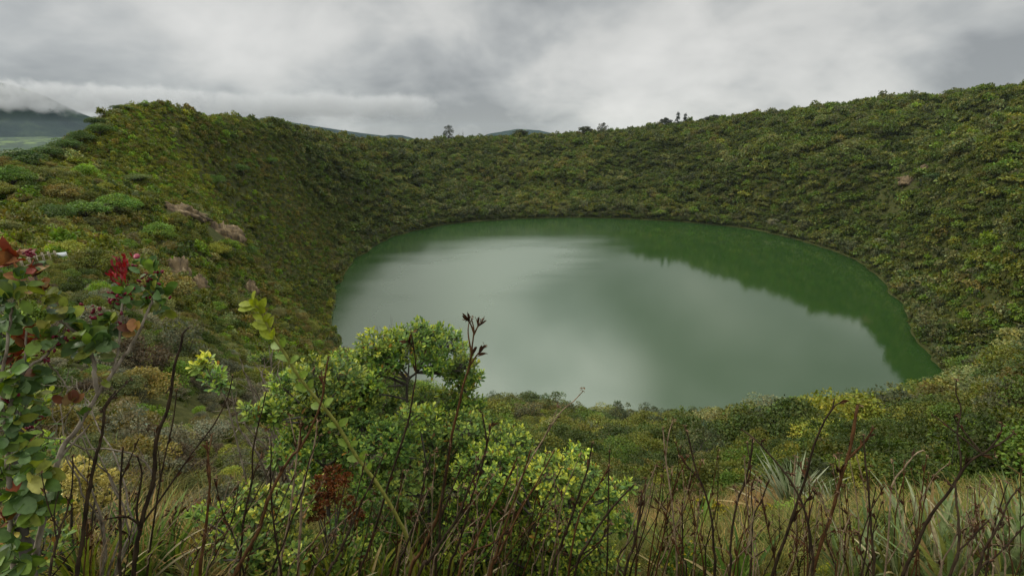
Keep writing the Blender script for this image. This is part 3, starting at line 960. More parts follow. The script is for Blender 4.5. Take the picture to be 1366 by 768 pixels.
_out = _nrm * (1 if shore_dist(*(shore[0] + _nrm[0] * 2))[0] > 0 else -1)
ROCKS = [(243, 287, 48, 24), (296, 313, 46, 27), (238, 370, 28, 44), (264, 382, 20, 27), (72, 328, 26, 14), (42, 312, 11, 12), (334, 388, 16, 26), (1211, 244, 20, 13), (1232, 228, 11, 13)]
def off_rocks(x, y, z):
    px, py, _ = project(np.column_stack([x, y, z])); r = np.hypot(x, y); k = np.ones(len(x), bool)
    for a_, b_, w_, h_ in ROCKS:
        p_, r_ = hit(a_, b_)
        k &= ~((np.abs(px - a_) < w_ * 0.48) & (py > b_ - h_ * 0.55) & (py < b_ + h_ * 0.45) & (r > r_ * 0.88) & (r < r_ * 1.05))
    return k
rng = np.random.default_rng(5)
# canopy
pops = []
for r0, r1, cell, az0, az1 in ((38, 150, 2.9, -62, 62), (150, 330, 2.5, -62, 62), (330, 480, 3.4, -62, 62), (480, 960, 3.5, -62, 62)):
    pops.append(np.column_stack(jitter_grid(r0, r1, az0, az1, cell, rng)))
_k = np.arange(0, len(shore), 1)
for off in (1.0, 3.2):
    pops.append(shore[_k] + _out[_k] * (off + rng.uniform(-0.6, 0.6, (len(_k), 1))) + rng.normal(0, 0.8, (len(_k), 2)))
    _m = (shore[_k] + np.roll(shore, -1, 0)[_k]) / 2
    pops.append(_m + _out[_k] * (off + rng.uniform(-0.6, 0.6, (len(_k), 1))))
XY = np.vstack(pops); x, y = XY.T
sd = np.where(np.hypot(x, y) < 980, shore_dist(x, y), 300)
r = np.hypot(x, y); az = np.arctan2(x, y)
hillmask = sstep(-0.28, -0.42, az) * sstep(430, 330, r)
outside = sstep(-0.66, -0.74, az) * sstep(130, 150, r)
leftnear = sstep(-0.05, -0.30, az) * sstep(150, 90, r)
clump = fbm(x / 30, y / 30, 401, 3)
dens = 1.0 - 0.82 * np.maximum(hillmask * (1 - outside) * sstep(0.62, 0.5, clump), leftnear * 0.9)
rimdry = sstep(0.60, 0.75, az) * sstep(430, 520, r)
dens *= 1 - 0.45 * rimdry
dens *= 0.75 + 0.25 * sstep(0.35, 0.5, clump)
crl = np.min([np.hypot(x - q_[0], y - q_[1]) for q_ in CRESTLINE], 0)
dens *= sstep(8, 26, crl)
keep = (sd > 0.2) & (rng.uniform(size=len(x)) < dens)
x, y, sd, r, az = x[keep], y[keep], sd[keep], r[keep], az[keep]
size = np.clip(rng.gamma(5, 1 / 5, len(x)), 0.4, 2.2) * np.interp(r, [38, 60, 90, 165, 200, 330, 420, 600], [3.2, 5.0, 6.2, 6.2, 4.8, 5.0, 5.8, 6.8])
size *= 1 - 0.45 * (sstep(-0.28, -0.42, az) * sstep(430, 330, r))
size *= np.interp(sd, [0, 8, 20], [0.75, 1.1, 1.0])
z = height_c(x, y)
vis = visible(x, y, z + size * 1.0, 0.02) & off_rocks(x, y, z)
x, y, z, sd, r, az, size = [q[vis] for q in (x, y, z, sd, r, az, size)]
tint, tid = tints(x, y, rng)
form = rng.choice(6, len(x), p=[0.24, 0.22, 0.14, 0.22, 0.08, 0.10])
form = np.where((az < -0.3) & (r < 430) & ((form == 2) | (form == 5)), 1, form)
form = np.where((sd < 10) & (rng.uniform(size=len(x)) < 0.4), 4, form)
tint[(form == 4)] = tint[form == 4] * 0.5 + np.array([0.10, 0.105, 0.06]) * 0.5
hgt = size * rng.uniform(0.85, 1.3, len(x)) * np.interp(r, [40, 60, 90, 165, 200], [1, 0.85, 0.72, 0.75, 1])
# the ones that show largest in the photograph stand as trees of their own
ppx, ppy, dep = project(np.column_stack([x, y, z + hgt * 0.6]))
seen = visible(x, y, z + hgt * 0.8, 0.0) & (ppx > 0) & (ppx < 1366) & (ppy > 0) & (ppy < 768)
show = np.where(seen, size / np.hypot(np.hypot(x, y), ZC - z), 0)
# not behind the plants next to the camera
show = np.where((ppy > 600) & (r < 70), show * 0.5, show)
solo = np.zeros(len(x), bool); solo[np.argsort(-show)[:285]] = True
scl = np.column_stack([size, size, hgt])
rot = np.column_stack([rng.normal(0, 0.06, len(x)), rng.normal(0, 0.06, len(x)), rng.uniform(0, 6.28, len(x))])
m_ = ~solo & (r < 175)
scatter('slope_woodland', np.column_stack([x, y, z])[m_], rot[m_], scl[m_], tint[m_], form[m_], MID)
m_ = ~solo & (r >= 175)
scatter('crater_wall_woodland', np.column_stack([x, y, z])[m_], rot[m_], scl[m_], tint[m_], form[m_], FAR)
SHAPE = {'round': 'round bushy', 'flat': 'flat-topped', 'sparse': 'thin see-through'}
TONE = {'dark': 'dark green', 'olive': 'olive', 'green': 'mid green', 'bright': 'bright green', 'yellow': 'yellow-green', 'grey': 'grey-green', 'brown': 'brownish', 'pale': 'pale grey'}
def tree(name, loc, me_c, me_t, scale, rz, tintc, label, cat, group=None, crown='crown', trunk='trunk', rot=None):
    root = thing(name, loc, label, cat, group)
    root.rotation_euler = (0, 0, rz) if rot is None else rot
    root.scale = scale
    for nm, me in ((crown, me_c), (trunk, me_t)):
        o = link(nm, me, root)
        o.color = (tintc[0], tintc[1], tintc[2], 1)
    return root
def tree_place(px_, az_, r_, sd_):
    if sd_ < 14 and r_ < 190: return 'at the edge of the water below the viewer', 'trees along the near lake edge'
    if sd_ < 14: return 'leaning over the side shore of the lake', 'trees along the side shores'
    if az_ > -0.12 and r_ < 190: return 'in the canopy on the slope down to the near shore', 'canopy trees on the near slope'
    if az_ > 0.3: return 'on the slope right of the lake', 'canopy trees on the right slope'
    return 'on the scrubby slope left of the lake', 'trees on the left slope'
for q in np.nonzero(solo)[0]:
    where, grp = tree_place(ppx[q], az[q], r[q], sd[q])
    kd = KINDS[form[q]]
    _o = tree('slope_tree', (x[q], y[q], z[q]), TREE[form[q]][0], TREE[form[q]][1], tuple(scl[q]), rot[q, 2], tint[q],
         '%s %s tree %s' % (SHAPE[kd], TONE[PN[tid[q]]], where), 'tree', '%s %s %s' % (SHAPE[kd], TONE[PN[tid[q]]], grp))
    WAIT.append((_o, '%s %s tree' % (SHAPE[kd], TONE[PN[tid[q]]]), ppx[q], ppy[q]))

# undergrowth
pops = []
pops.append(np.vstack([np.array(q_[:2]) + rng.normal(0, 13, (420, 2)) for q_ in CRESTLINE]))
for r0, r1, cell, az0, az1 in ((3.2, 9, 0.42, -70, 70), (9, 40, 0.58, -66, 66), (40, 110, 1.05, -62, 62), (110, 175, 1.5, -62, 62), (130, 440, 1.25, -64, -8), (170, 460, 1.7, 14, 62), (360, 940, 2.9, -40, 62)):
    pops.append(np.column_stack(jitter_grid(r0, r1, az0, az1, cell, rng)))
XY = np.vstack(pops); x, y = XY.T
r = np.hypot(x, y); az = np.arctan2(x, y)
sd = np.where((r > 60) & (r < 980), shore_dist(x, y), 300)
strawpatch = hit(1015, 690)[0]
straw = np.exp(-(((x - strawpatch[0]) / 2.0) ** 2 + ((y - strawpatch[1]) / 1.7) ** 2))
keep = (sd > 0.6) & (rng.uniform(size=len(x)) < 0.92 - 0.8 * straw)
x, y, sd, r, az = x[keep], y[keep], sd[keep], r[keep], az[keep]
size = rng.gamma(7, 1 / 7, len(x)) * np.interp(r, [3, 9, 30, 90, 200, 420, 800], [0.34, 0.6, 1.0, 1.45, 1.9, 2.6, 4.2])
z = height_c(x, y)
vis = visible(x, y, z + size, 0.03) & off_rocks(x, y, z)
x, y, z, sd, r, az, size = [q[vis] for q in (x, y, z, sd, r, az, size)]
tint, tid = tints(x, y, rng)
thick_ = (sstep(8, 11, r) * sstep(60, 40, r) * sstep(-0.15, 0.0, az))[:, None]
tint = tint * (1 - 0.22 * thick_)
lich = sstep(0.02, -0.28, az) * sstep(45, 20, r)          # the dry grey heath left of the viewer
gsel = rng.uniform(size=len(x)) < 0.6 * lich
gcol = np.array([(0.19, 0.18, 0.10), (0.12, 0.12, 0.06), (0.10, 0.075, 0.04), (0.13, 0.15, 0.05)])[rng.integers(0, 4, len(x))]
tint = np.where(gsel[:, None], gcol * rng.uniform(0.8, 1.2, (len(x), 1)), tint)
form = rng.choice(5, len(x), p=[0.3, 0.25, 0.15, 0.2, 0.1])
size *= 1 - 0.3 * sstep(30, 8, np.min([np.hypot(x - q_[0], y - q_[1]) for q_ in CRESTLINE], 0))
size *= np.where((r < 7.5) & (az > 0.05), 0.7, 1.0) * (1 + 0.75 * sstep(8, 11, r) * sstep(55, 35, r) * sstep(-0.15, 0.0, az))
hgt = size * rng.uniform(0.8, 1.35, len(x))
ppx, ppy, dep = project(np.column_stack([x, y, z + hgt * 0.4]))
seen = visible(x, y, z + hgt * 0.6, 0.0) & (ppx > 0) & (ppx < 1366) & (ppy > 0) & (ppy < 768)
show = np.where(seen & (r > 6) & ~((r > 40) & (az > -0.2)), size / np.hypot(np.hypot(x, y), ZC - z), 0)
show = np.where((ppx > 290) & (ppx < 860) & (r < 9), 0, show)
solo = np.zeros(len(x), bool); solo[np.argsort(-show)[:270]] = True
scl = np.column_stack([size, size, hgt])
rot = np.column_stack([rng.normal(0, 0.08, len(x)), rng.normal(0, 0.08, len(x)), rng.uniform(0, 6.28, len(x))])
m_ = ~solo & (r < 60)
scatter('heath_undergrowth', np.column_stack([x, y, z])[m_], rot[m_], scl[m_], tint[m_], form[m_], SHRUB_NEAR)
m_ = ~solo & (r >= 60)
scatter('slope_undergrowth', np.column_stack([x, y, z])[m_], rot[m_], scl[m_], tint[m_], form[m_], SHRUB_FAR)
for q in np.nonzero(solo)[0]:
    tn = 'dry grey-green' if gsel[q] else TONE[PN[tid[q]]]
    sh = {'mound': 'low mounded', 'round': 'rounded', 'sparse': 'thin twiggy'}[SHRUB_OBJ[form[q]][2]]
    zone = 'in the heath left of the leafy foreground shrub' if az[q] < -0.12 else 'in the scrub behind the dry stalks and grass'
    _o = tree('heath_shrub', (x[q], y[q], z[q]), SHRUB_OBJ[form[q]][0], SHRUB_OBJ[form[q]][1], tuple(scl[q]), rot[q, 2], tint[q],
         '%s %s heath shrub %s' % (sh, tn, zone), 'shrub', '%s %s heath shrubs %s' % (sh, tn, 'on the left' if az[q] < -0.12 else 'on the right'), 'foliage', 'stem')
    WAIT.append((_o, '%s %s shrub' % (sh, tn), ppx[q], ppy[q]))


# ------------------------------------------------------------------ single trees, rocks and the sign further off
def pix_size(p):
    """Metres per photograph pixel at a world point."""
    return float(project(np.asarray(p))[2]) / FPX
KIND_FORM = {'round': 0, 'bushy': 1, 'flat': 2, 'full': 3, 'sparse': 4, 'umbrella': 5}
rng = np.random.default_rng(77)
for px, py, wd, ht, form_, colr, cat, label in [
        (118, 298, 62, 30, 'full', (0.075, 0.125, 0.018), 'tree', 'wide bright green tree clump at the foot of the left hill, above the white sign'),
        (163, 292, 56, 34, 'bushy', (0.085, 0.145, 0.020), 'tree', 'bright green bushy tree in the middle of the left hill foot'),
        (214, 322, 44, 26, 'full', (0.100, 0.160, 0.022), 'tree', 'bright green round bush beside the rust-coloured rock face'),
        (78, 300, 48, 28, 'round', (0.05, 0.085, 0.016), 'tree', 'dark green bush left of the bright clump at the hill foot'),
        (34, 230, 64, 30, 'bushy', (0.042, 0.072, 0.014), 'tree', 'broad dark tree crown on the outer flank of the left hill'),
        (20, 256, 54, 34, 'full', (0.066, 0.115, 0.016), 'tree', 'fresh green tree at the left edge below the dark flank trees'),
        (66, 218, 46, 22, 'bushy', (0.046, 0.078, 0.015), 'tree', 'dark rounded tree in the row climbing the left hill'),
        (92, 207, 40, 22, 'round', (0.05, 0.085, 0.016), 'tree', 'second dark tree in the row climbing the left hill'),
        (110, 196, 34, 20, 'full', (0.046, 0.075, 0.015), 'tree', 'upper dark tree in the row climbing the left hill'),
        (136, 184, 36, 18, 'bushy', (0.080, 0.130, 0.020), 'tree', 'light green tree just below the shoulder of the left hill'),
        (130, 172, 32, 15, 'bushy', (0.055, 0.090, 0.018), 'tree', 'tree on the left shoulder of the hill top'),
        (163, 150, 30, 9, 'bushy', (0.060, 0.090, 0.020), 'tree', 'bushy tree on the summit of the left hill'),
        (192, 137, 26, 7, 'full', (0.066, 0.085, 0.022), 'tree', 'low tree on the right part of the hill summit'),
        (288, 250, 30, 16, 'round', (0.070, 0.125, 0.020), 'tree', 'green bush alone on the inner face of the left hill'),
        (322, 236, 26, 14, 'bushy', (0.066, 0.110, 0.020), 'tree', 'small green bush high on the inner face of the left hill'),
        (362, 222, 26, 12, 'full', (0.070, 0.120, 0.018), 'tree', 'bright bush on the slope between left hill and far rim'),
        (300, 345, 30, 18, 'round', (0.050, 0.060, 0.016), 'tree', 'olive bush under the brown rock ledge'),
        (336, 342, 24, 15, 'full', (0.066, 0.110, 0.020), 'tree', 'green bush right of the brown rock ledge'),
        (185, 246, 40, 13, 'full', (0.085, 0.110, 0.024), 'tree', 'yellowish low bush on the crest of the left hill'),
        (1288, 602, 82, 34, 'umbrella', (0.235, 0.245, 0.035), 'tree', 'yellow-green umbrella-crowned tree on the slope at the right'),
        (1022, 566, 78, 36, 'sparse', (0.125, 0.135, 0.060), 'tree', 'pale grey feathery tree against the water left of the near shore'),
        (1134, 560, 62, 32, 'sparse', (0.12, 0.13, 0.058), 'tree', 'pale feathery tree in the middle of the near lake edge'),
        (1210, 552, 54, 32, 'sparse', (0.13, 0.14, 0.065), 'tree', 'pale feathery tree at the right corner of the near lake edge'),
        (706, 556, 54, 34, 'round', (0.048, 0.062, 0.014), 'tree', 'dark crowned tree before the water right of the leafy shrub'),
        (812, 560, 52, 26, 'flat', (0.110, 0.115, 0.026), 'tree', 'yellow-tinged tree at the near lake edge below the pale reflection'),
        (1175, 335, 30, 15, 'sparse', (0.16, 0.16, 0.09), 'tree', 'pale grey tree on the right shore where it bends'),
        (1030, 305, 22, 12, 'sparse', (0.16, 0.16, 0.09), 'tree', 'pale grey tree on the far right shoreline'),
        (1245, 250, 34, 16, 'full', (0.036, 0.062, 0.014), 'tree', 'dark tree in the gully beside the spur on the right'),
        (598, 184, 18, 24, 'sparse', (0.045, 0.052, 0.022), 'tree', 'tall lone tree with a windswept crown on the far rim'),
        (694, 180, 22, 17, 'umbrella', (0.05, 0.058, 0.02), 'tree', 'small spreading tree on the far rim before the blue mountain'),
        (780, 174, 22, 16, 'flat', (0.05, 0.058, 0.02), 'tree', 'small low tree on the far rim right of the middle'),
        (803, 171, 18, 18, 'sparse', (0.05, 0.055, 0.024), 'tree', 'thin ragged tree on the far rim before the cone-shaped pair'),
        (888, 163, 16, 19, 'umbrella', (0.03, 0.038, 0.016), 'tree', 'small round-headed tree next to the pair of conical trees on the rim'),
        (953, 158, 25, 15, 'umbrella', (0.03, 0.036, 0.016), 'tree', 'dark flat-topped tree alone on the rising right part of the rim')]:
    p, r_ = hit(px, py)
    if py < 190 and px > 500:                     # rim trees root on the rim itself
        r_ = float(np.interp(px, CREST[:, 0], CREST[:, 2]))
        q = P(px, py, r_); p = np.array([q[0], q[1], height_c(np.array([q[0]]), np.array([q[1]]))[0]])
    while r_ > 20 and 60 < r_ < 900 and shore_dist(p[0], p[1])[0] < 0.8:
        r_ -= 0.7; p = np.array([p[0], p[1], 0]) * r_ / math.hypot(p[0], p[1]); p[2] = ground_z(p[0], p[1])
    mpp = pix_size(p)
    kf = KIND_FORM[form_]
    tree('lone_tree', p, TREE[kf][0], TREE[kf][1], (wd * mpp, wd * mpp, ht * mpp * (1.15 if form_ in ('umbrella', 'sparse') else 1.3)), rng.uniform(0, 6.28), tuple(np.array(colr) * (1.5 if py > 190 else 1.0)), label, cat)
_r = np.random.default_rng(88)
_s, _c, _ = crown_soup(_r, 40, 1500, 0.07, 'cone')
cone_me = _s.mesh('crown', MAT['crown_tree'])
cone_tk = Soup(); _v, _f = tube([(0, 0, -0.1), (0, 0, 0.5), (0, 0, 1.3)], [0.04, 0.03, 0.01], 6); cone_tk.add(_v, _f)
cone_tk = cone_tk.mesh('trunk', MAT['bark'])
for px, ht, label in [(904, 18, 'taller dark conical tree of the pair on the far rim'), (914, 16, 'shorter dark conical tree of the pair on the far rim')]:
    q = P(px, 160, float(np.interp(px, CREST[:, 0], CREST[:, 2])))
    p = (q[0], q[1], height_c(q[:1], q[1:2])[0])
    k = pix_size(p) * ht / 1.6
    tree('conical_tree', p, cone_me, cone_tk, (k * 1.2, k * 1.2, k * 1.15), px, (0.022, 0.036, 0.016), label, 'tree')
for px, ht, label in [(612, 15, 'bare thin snag on the rim beside the tall lone tree'), (617, 18, 'taller bare snag on the rim near the lone tree')]:
    q = P(px, 181, float(np.interp(px, CREST[:, 0], CREST[:, 2]))); g = height_c(q[:1], q[1:2])[0]
    k = pix_size(q)
    s = Soup()
    top = np.array([0.8, 0, ht * k])
    for a_, b_ in ((np.zeros(3), top), (top * 0.45, top * 0.8 + [1.6, 0, 0.6]), (top * 0.6, top * 0.85 + [-1.8, 0, 0])):
        v, f = tube(smooth_line([a_, (a_ + b_) / 2 + [0.2, 0, 0.3], b_], 3), np.linspace(0.28, 0.06, 7), 5); s.add(v, f)
    o = link('dead_tree', s.mesh('dead_tree', MAT['bark'])); o.location = (q[0], q[1], g)
    tag(o, label, 'dead tree')

def rock_material():
    m, t, out = new_mat('weathered_rock')
    L = t.links.new
    g = N(t, 'ShaderNodeNewGeometry')
    mp = N(t, 'ShaderNodeMapping'); mp.inputs['Scale'].default_value = (1, 1, 0.22)
    L(g.outputs['Position'], mp.inputs[0])
    nz = N(t, 'ShaderNodeTexNoise'); nz.inputs['Scale'].default_value = 0.9; nz.inputs['Detail'].default_value = 9; nz.inputs['Roughness'].default_value = 0.68
    L(mp.outputs[0], nz.inputs['Vector'])
    rp = ramp(t, [(0.32, (0.028, 0.020, 0.013)), (0.44, (0.12, 0.086, 0.048)), (0.56, (0.23, 0.160, 0.080)), (0.68, (0.40, 0.31, 0.18))])
    L(nz.outputs[0], rp.inputs[0])
    pb = N(t, 'ShaderNodeBsdfPrincipled'); pb.inputs['Roughness'].default_value = 0.9
    L(rp.outputs[0], pb.inputs['Base Color'])
    bp = N(t, 'ShaderNodeBump'); bp.inputs['Strength'].default_value = 0.9; bp.inputs['Distance'].default_value = 0.5
    L(nz.outputs[0], bp.inputs['Height']); L(bp.outputs[0], pb.inputs['Normal'])
    L(pb.outputs[0], out.inputs[0])
    return m
MAT['rock'] = rock_material()
def rock(px, py, wpx, hpx, seed, label, name='rock_outcrop', tilt=0.3, mat=None):
    p, r_ = hit(px, py)
    mpp = pix_size(p)
    n1, n2 = 40, 28
    u = np.linspace(0, 2 * np.pi, n1, endpoint=False); v = np.linspace(0.02, np.pi - 0.02, n2)
    U, Vv = np.meshgrid(u, v)
    d = np.stack([np.cos(U) * np.sin(Vv), np.sin(U) * np.sin(Vv), np.cos(Vv)], -1)
    f = 0.72 + 0.75 * (fbm(d[..., 0] * 2.2 + seed, d[..., 1] * 2.2 + d[..., 2] * 3.1, seed, 5) - 0.35)
    f *= 1 + 0.5 * (fbm(d[..., 0] * 9 + seed, d[..., 1] * 9 + d[..., 2] * 2.0, seed + 4, 3) - 0.5)
    cell = np.floor(d * np.array([4.3, 4.3, 2.6]) + 0.35 * fbm(d[..., 0] * 4, d[..., 2] * 4 + d[..., 1] * 3, seed + 2, 2)[..., None] * 3 + seed).astype(np.int64)
    f *= 0.82 + 0.36 * _hash(cell[..., 0] + 31 * cell[..., 2], cell[..., 1], seed)
    f += 0.12 * (np.abs(fbm(d[..., 0] * 6 + d[..., 2], d[..., 1] * 6, seed + 9, 3) - 0.5) * -2 + 0.5)
    V = d * f[..., None] * np.array([wpx * mpp * 0.62, wpx * mpp * 0.34, hpx * mpp * 0.62])
    i = np.arange(n2 - 1)[:, None] * n1; j = np.arange(n1)[None]; k = (j + 1) % n1
    F = np.stack([i + j, i + n1 + j, i + n1 + k, i + k], -1).reshape(-1, 4)
    o = link(name, make_mesh(name, V.reshape(-1, 3), F, mat or MAT['rock']))
    o.location = p - np.array([0, 0, hpx * mpp * 0.06])
    o.rotation_euler = (-tilt * 0.6, tilt, -math.atan2(p[0], p[1]) + 0.25)
    return tag(o, label, 'rock')
rock(243, 287, 48, 24, 3, 'long brown rock ledge with a pale upper rim on the left hill', tilt=0.45)
rock(296, 313, 46, 27, 8, 'brown rock ledge lower down the left hill, nearer the lake', tilt=0.45)
rock(238, 370, 28, 44, 14, 'upright rust-and-cream rock face at the foot of the left hill', tilt=0.12)
rock(264, 382, 20, 27, 19, 'smaller grey-brown rock beside the upright rust rock face', tilt=0.3)
rock(72, 328, 26, 14, 23, 'pale broken rock patch above the white sign', tilt=0.1)
rock(42, 312, 11, 12, 25, 'small pale rock at the left, uphill of the sign', tilt=0.1)
rock(334, 388, 16, 26, 27, 'greyish rock half hidden in scrub left of the lake', tilt=0.2)
rock(1211, 244, 20, 13, 31, 'pale grey rock showing on the spur right of the lake', tilt=0.1)
rock(1232, 228, 11, 13, 33, 'small pale rock above the grey rock on the right spur', tilt=0.1)

def plain_material(name, col, rough=0.6, noise=0.15, scale=20):
    c = np.array(col)
    return bark_material(name, tuple(c * (1 - noise)), tuple(np.minimum(c * (1 + noise), 0.95)), scale, rough)
def box_soup(s, c, h, col=(1, 1, 1), rz=0.0):
    V = np.array([[x_, y_, z_] for x_ in (-1, 1) for y_ in (-1, 1) for z_ in (-1, 1)], float) * np.asarray(h)
    ca, sa = math.cos(rz), math.sin(rz)
    V = np.column_stack([V[:, 0] * ca - V[:, 1] * sa, V[:, 0] * sa + V[:, 1] * ca, V[:, 2]]) + np.asarray(c)
    s.add(V, [[0, 1, 3, 2], [4, 6, 7, 5], [0, 4, 5, 1], [2, 3, 7, 6], [0, 2, 6, 4], [1, 5, 7, 3]], col)
MAT['white_paint'] = plain_material('white_paint', (0.74, 0.76, 0.78), 0.5, 0.08, 6)
MAT['post_wood'] = plain_material('post_wood', (0.26, 0.22, 0.15), 0.85, 0.35, 8)
sp, sr = hit(85, 353)
mpp = pix_size(sp)
sg = thing('information_sign', sp, 'small white board on two wooden legs at the end of the fence', 'sign')
sg.rotation_euler = (0, 0, -math.atan2(sp[0], sp[1]) - 0.2)
s = Soup(); box_soup(s, (0, 0, 12.5 * mpp), (6.0 * mpp, 0.05, 3.4 * mpp)); b_ = link('board', s.mesh('board', MAT['white_paint']), sg)
b_.rotation_euler = (-0.12, 0, 0)
for sx in (-1, 1):
    s = Soup(); box_soup(s, (sx * 5.4 * mpp, 0.12, 6 * mpp), (0.06, 0.05, 8 * mpp)); link('leg', s.mesh('leg', MAT['post_wood']), sg)
fence_px = [(78, 352), (70, 354), (62, 356), (53, 358), (44, 361), (34, 365)]
fp = [hit(*q)[0] for q in fence_px]
fn = thing('wooden_fence', fp[0], 'low wooden post-and-rail fence running down from the white sign', 'fence')
for q in fp:
    s = Soup(); box_soup(s, q - fp[0] + [0, 0, 0.55], (0.06, 0.06, 0.75)); link('post', s.mesh('post', MAT['post_wood']), fn)
s = Soup()
for a_, b_ in zip(fp[:-1], fp[1:]):
    for hz in (0.55, 1.05):
        v, f = tube([a_ - fp[0] + [0, 0, hz], b_ - fp[0] + [0, 0, hz]], 0.05, 5); s.add(v, f)
link('rail', s.mesh('rail', MAT['post_wood']), fn)

# ------------------------------------------------------------------ foreground: leafy shrubs
YOUNG, MATURE, OLD = np.array((0.33, 0.36, 0.055)), np.array((0.135, 0.21, 0.032)), np.array((0.062, 0.115, 0.026))
def leafy_shrub(label, blobs, root_px, root_r, trunk_pts, seed, leaf=0.042, per=9, density=1.15, bright=1.0, young=0.55, branch_mat='bark', tw=1.0):
    leaf = leaf * 1.25; bright = bright * 1.5
    """blobs: (px, py, radius px, range); rosettes of leaves at the tips of twigs all through them."""
    rng = np.random.default_rng(seed)
    q = P(*root_px, root_r)
    base = np.array([q[0], q[1], ground_z(q[0], q[1]) - 0.03])
    root = thing('leafy_shrub', base, label, 'shrub')
    wood = Soup(); fol = Soup()
    tr = [P(*t) for t in trunk_pts]
    tl = smooth_line([base - [0, 0, 0.05]] + tr, 5)
    v, f = tube(tl, np.linspace(0.022 * tw, 0.010 * tw, len(tl)), 7); wood.add(v, f)
    for bx, by, br, rr in blobs:
        c = P(bx, by, rr)
        rad = br * pix_size(c)
        att = tl[np.argmin(np.linalg.norm(tl - (c - [0, 0, rad * 1.2]), axis=1))]
        mid = (att + c) / 2 + rng.normal(0, 0.03, 3)
        ln = smooth_line([att, mid, c - [0, 0, rad * 0.3]], 4)
        v, f = tube(ln, np.linspace(0.011 * tw, 0.006 * tw, len(ln)), 5); wood.add(v, f)
        n = int(density * 92 * (rad / 0.2) ** 2.2) + 6
        d = rand_dirs(n, rng)
        low = d[:, 2] < -0.3
        d[low, 2] *= -0.6
        d = unit(d)
        pos = c + d * (rad * rng.uniform(0.45, 1.12, n) ** 0.7)[:, None] * np.array([1, 1, 0.9])
        axis = unit(d * 0.55 + np.array([0, 0, 0.75]) + rng.normal(0, 0.28, (n, 3)))
        st = c + (pos - c) * rng.uniform(0.1, 0.5, n)[:, None] - [0, 0, 0.02]
        for a_, b_, ax in zip(st, pos, axis):
            v, f = tube(np.array([a_, (a_ + b_) / 2 + [0, 0, -0.01], b_, b_ + ax * leaf * 0.8]), [0.0032, 0.0026, 0.002, 0.001], 3); wood.add(v, f)
        k = np.repeat(np.arange(n), per); m = np.tile(np.arange(per), n)
        ax = axis[k]
        ref = unit(np.cross(ax, rng.normal(size=3))); oth = np.cross(ax, ref)
        th = m * 2.399 + rng.uniform(0, 6.28, n)[k]
        open_ = np.interp(m, [0, per - 1], [1.25, 0.35]) + rng.normal(0, 0.12, len(m))       # lower leaves spread, top ones upright
        side = ref * np.cos(th)[:, None] + oth * np.sin(th)[:, None]
        la = ax * np.cos(open_)[:, None] + side * np.sin(open_)[:, None]
        ln_ = leaf * rng.uniform(0.6, 1.25, len(m)) * np.interp(m, [0, per - 1], [1.05, 0.72])
        p0 = pos[k] + ax * (np.interp(m, [0, per - 1], [-0.5, 0.75]) * leaf)[:, None]
        v, f = leaves(p0, la, np.cross(np.cross(la, ax), la) + 1e-4, ln_, ln_ * rng.uniform(0.40, 0.52, len(m)), LEAF_OBOVATE, 0.22, rng.uniform(0.0, 0.3, len(m)))
        yng = np.clip(np.interp(m, [0, per * 0.45, per - 1], [0.0, 0.18, 1.0]) * (rng.uniform(0.2, 1.2, n) * young * 1.5)[k], 0, 1)
        col = OLD * (1 - yng[:, None]) * 0.5 + MATURE * (1 - yng[:, None]) * 0.5 + YOUNG * yng[:, None]
        col = np.where((rng.uniform(size=len(m)) < 0.35)[:, None] & (yng < 0.3)[:, None], OLD, col)
        col = col * rng.uniform(0.65, 1.3, (len(m), 1)) * bright * rng.uniform(0.8, 1.15) * np.array([rng.uniform(0.9, 1.15), 1, rng.uniform(0.8, 1.2)])
        dead = rng.uniform(size=len(m)) < 0.035
        col[dead] = np.array([(0.30, 0.16, 0.03), (0.14, 0.07, 0.03), (0.38, 0.30, 0.05)])[rng.integers(0, 3, int(dead.sum()))]
        fol.add(v, f, np.repeat(col, 8, 0))
    o = link('foliage', fol.mesh('foliage', MAT['leaf'], True, base), root)
    o = link('branches', wood.mesh('branches', MAT[branch_mat], True, base), root)
    return root
def bl(lst, r0, spread, seed):
    g = np.random.default_rng(seed)
    return [(a_, b_, c_, r0 + g.uniform(-spread, spread)) for a_, b_, c_ in lst]
leafy_shrub('tall green shrub with an open rounded top standing out against the water',
    bl([(500, 464, 24), (528, 459, 20), (560, 455, 27), (590, 466, 30), (618, 490, 20), (632, 506, 14), (545, 476, 26), (513, 484, 22), (602, 500, 22), (574, 488, 22), (482, 482, 11), (586, 446, 12), (622, 520, 13), (604, 530, 18), (628, 545, 17), (566, 532, 13), (498, 512, 20), (468, 505, 16), (640, 570, 18), (474, 524, 28), (508, 545, 26), (606, 556, 24), (578, 556, 16), (455, 486, 18), (636, 600, 22)], 4.1, 0.25, 1),
    (552, 720), 4.0, [(548, 640, 4.05), (545, 570, 4.1), (543, 513, 4.1), (555, 497, 4.1)], 501, 0.043, 9, 0.85)
leafy_shrub('dense green shrub on the left half of the leafy mass, beside the grey dead twigs',
    bl([(418, 502, 26), (450, 512, 32), (392, 538, 30), (362, 556, 24), (424, 556, 42), (472, 545, 34), (482, 590, 38), (342, 548, 13), (402, 600, 36), (440, 620, 34), (376, 512, 14)], 3.75, 0.3, 2),
    (440, 740), 3.6, [(438, 680, 3.65), (432, 610, 3.7), (430, 560, 3.75)], 502, 0.042, 9, 0.9)
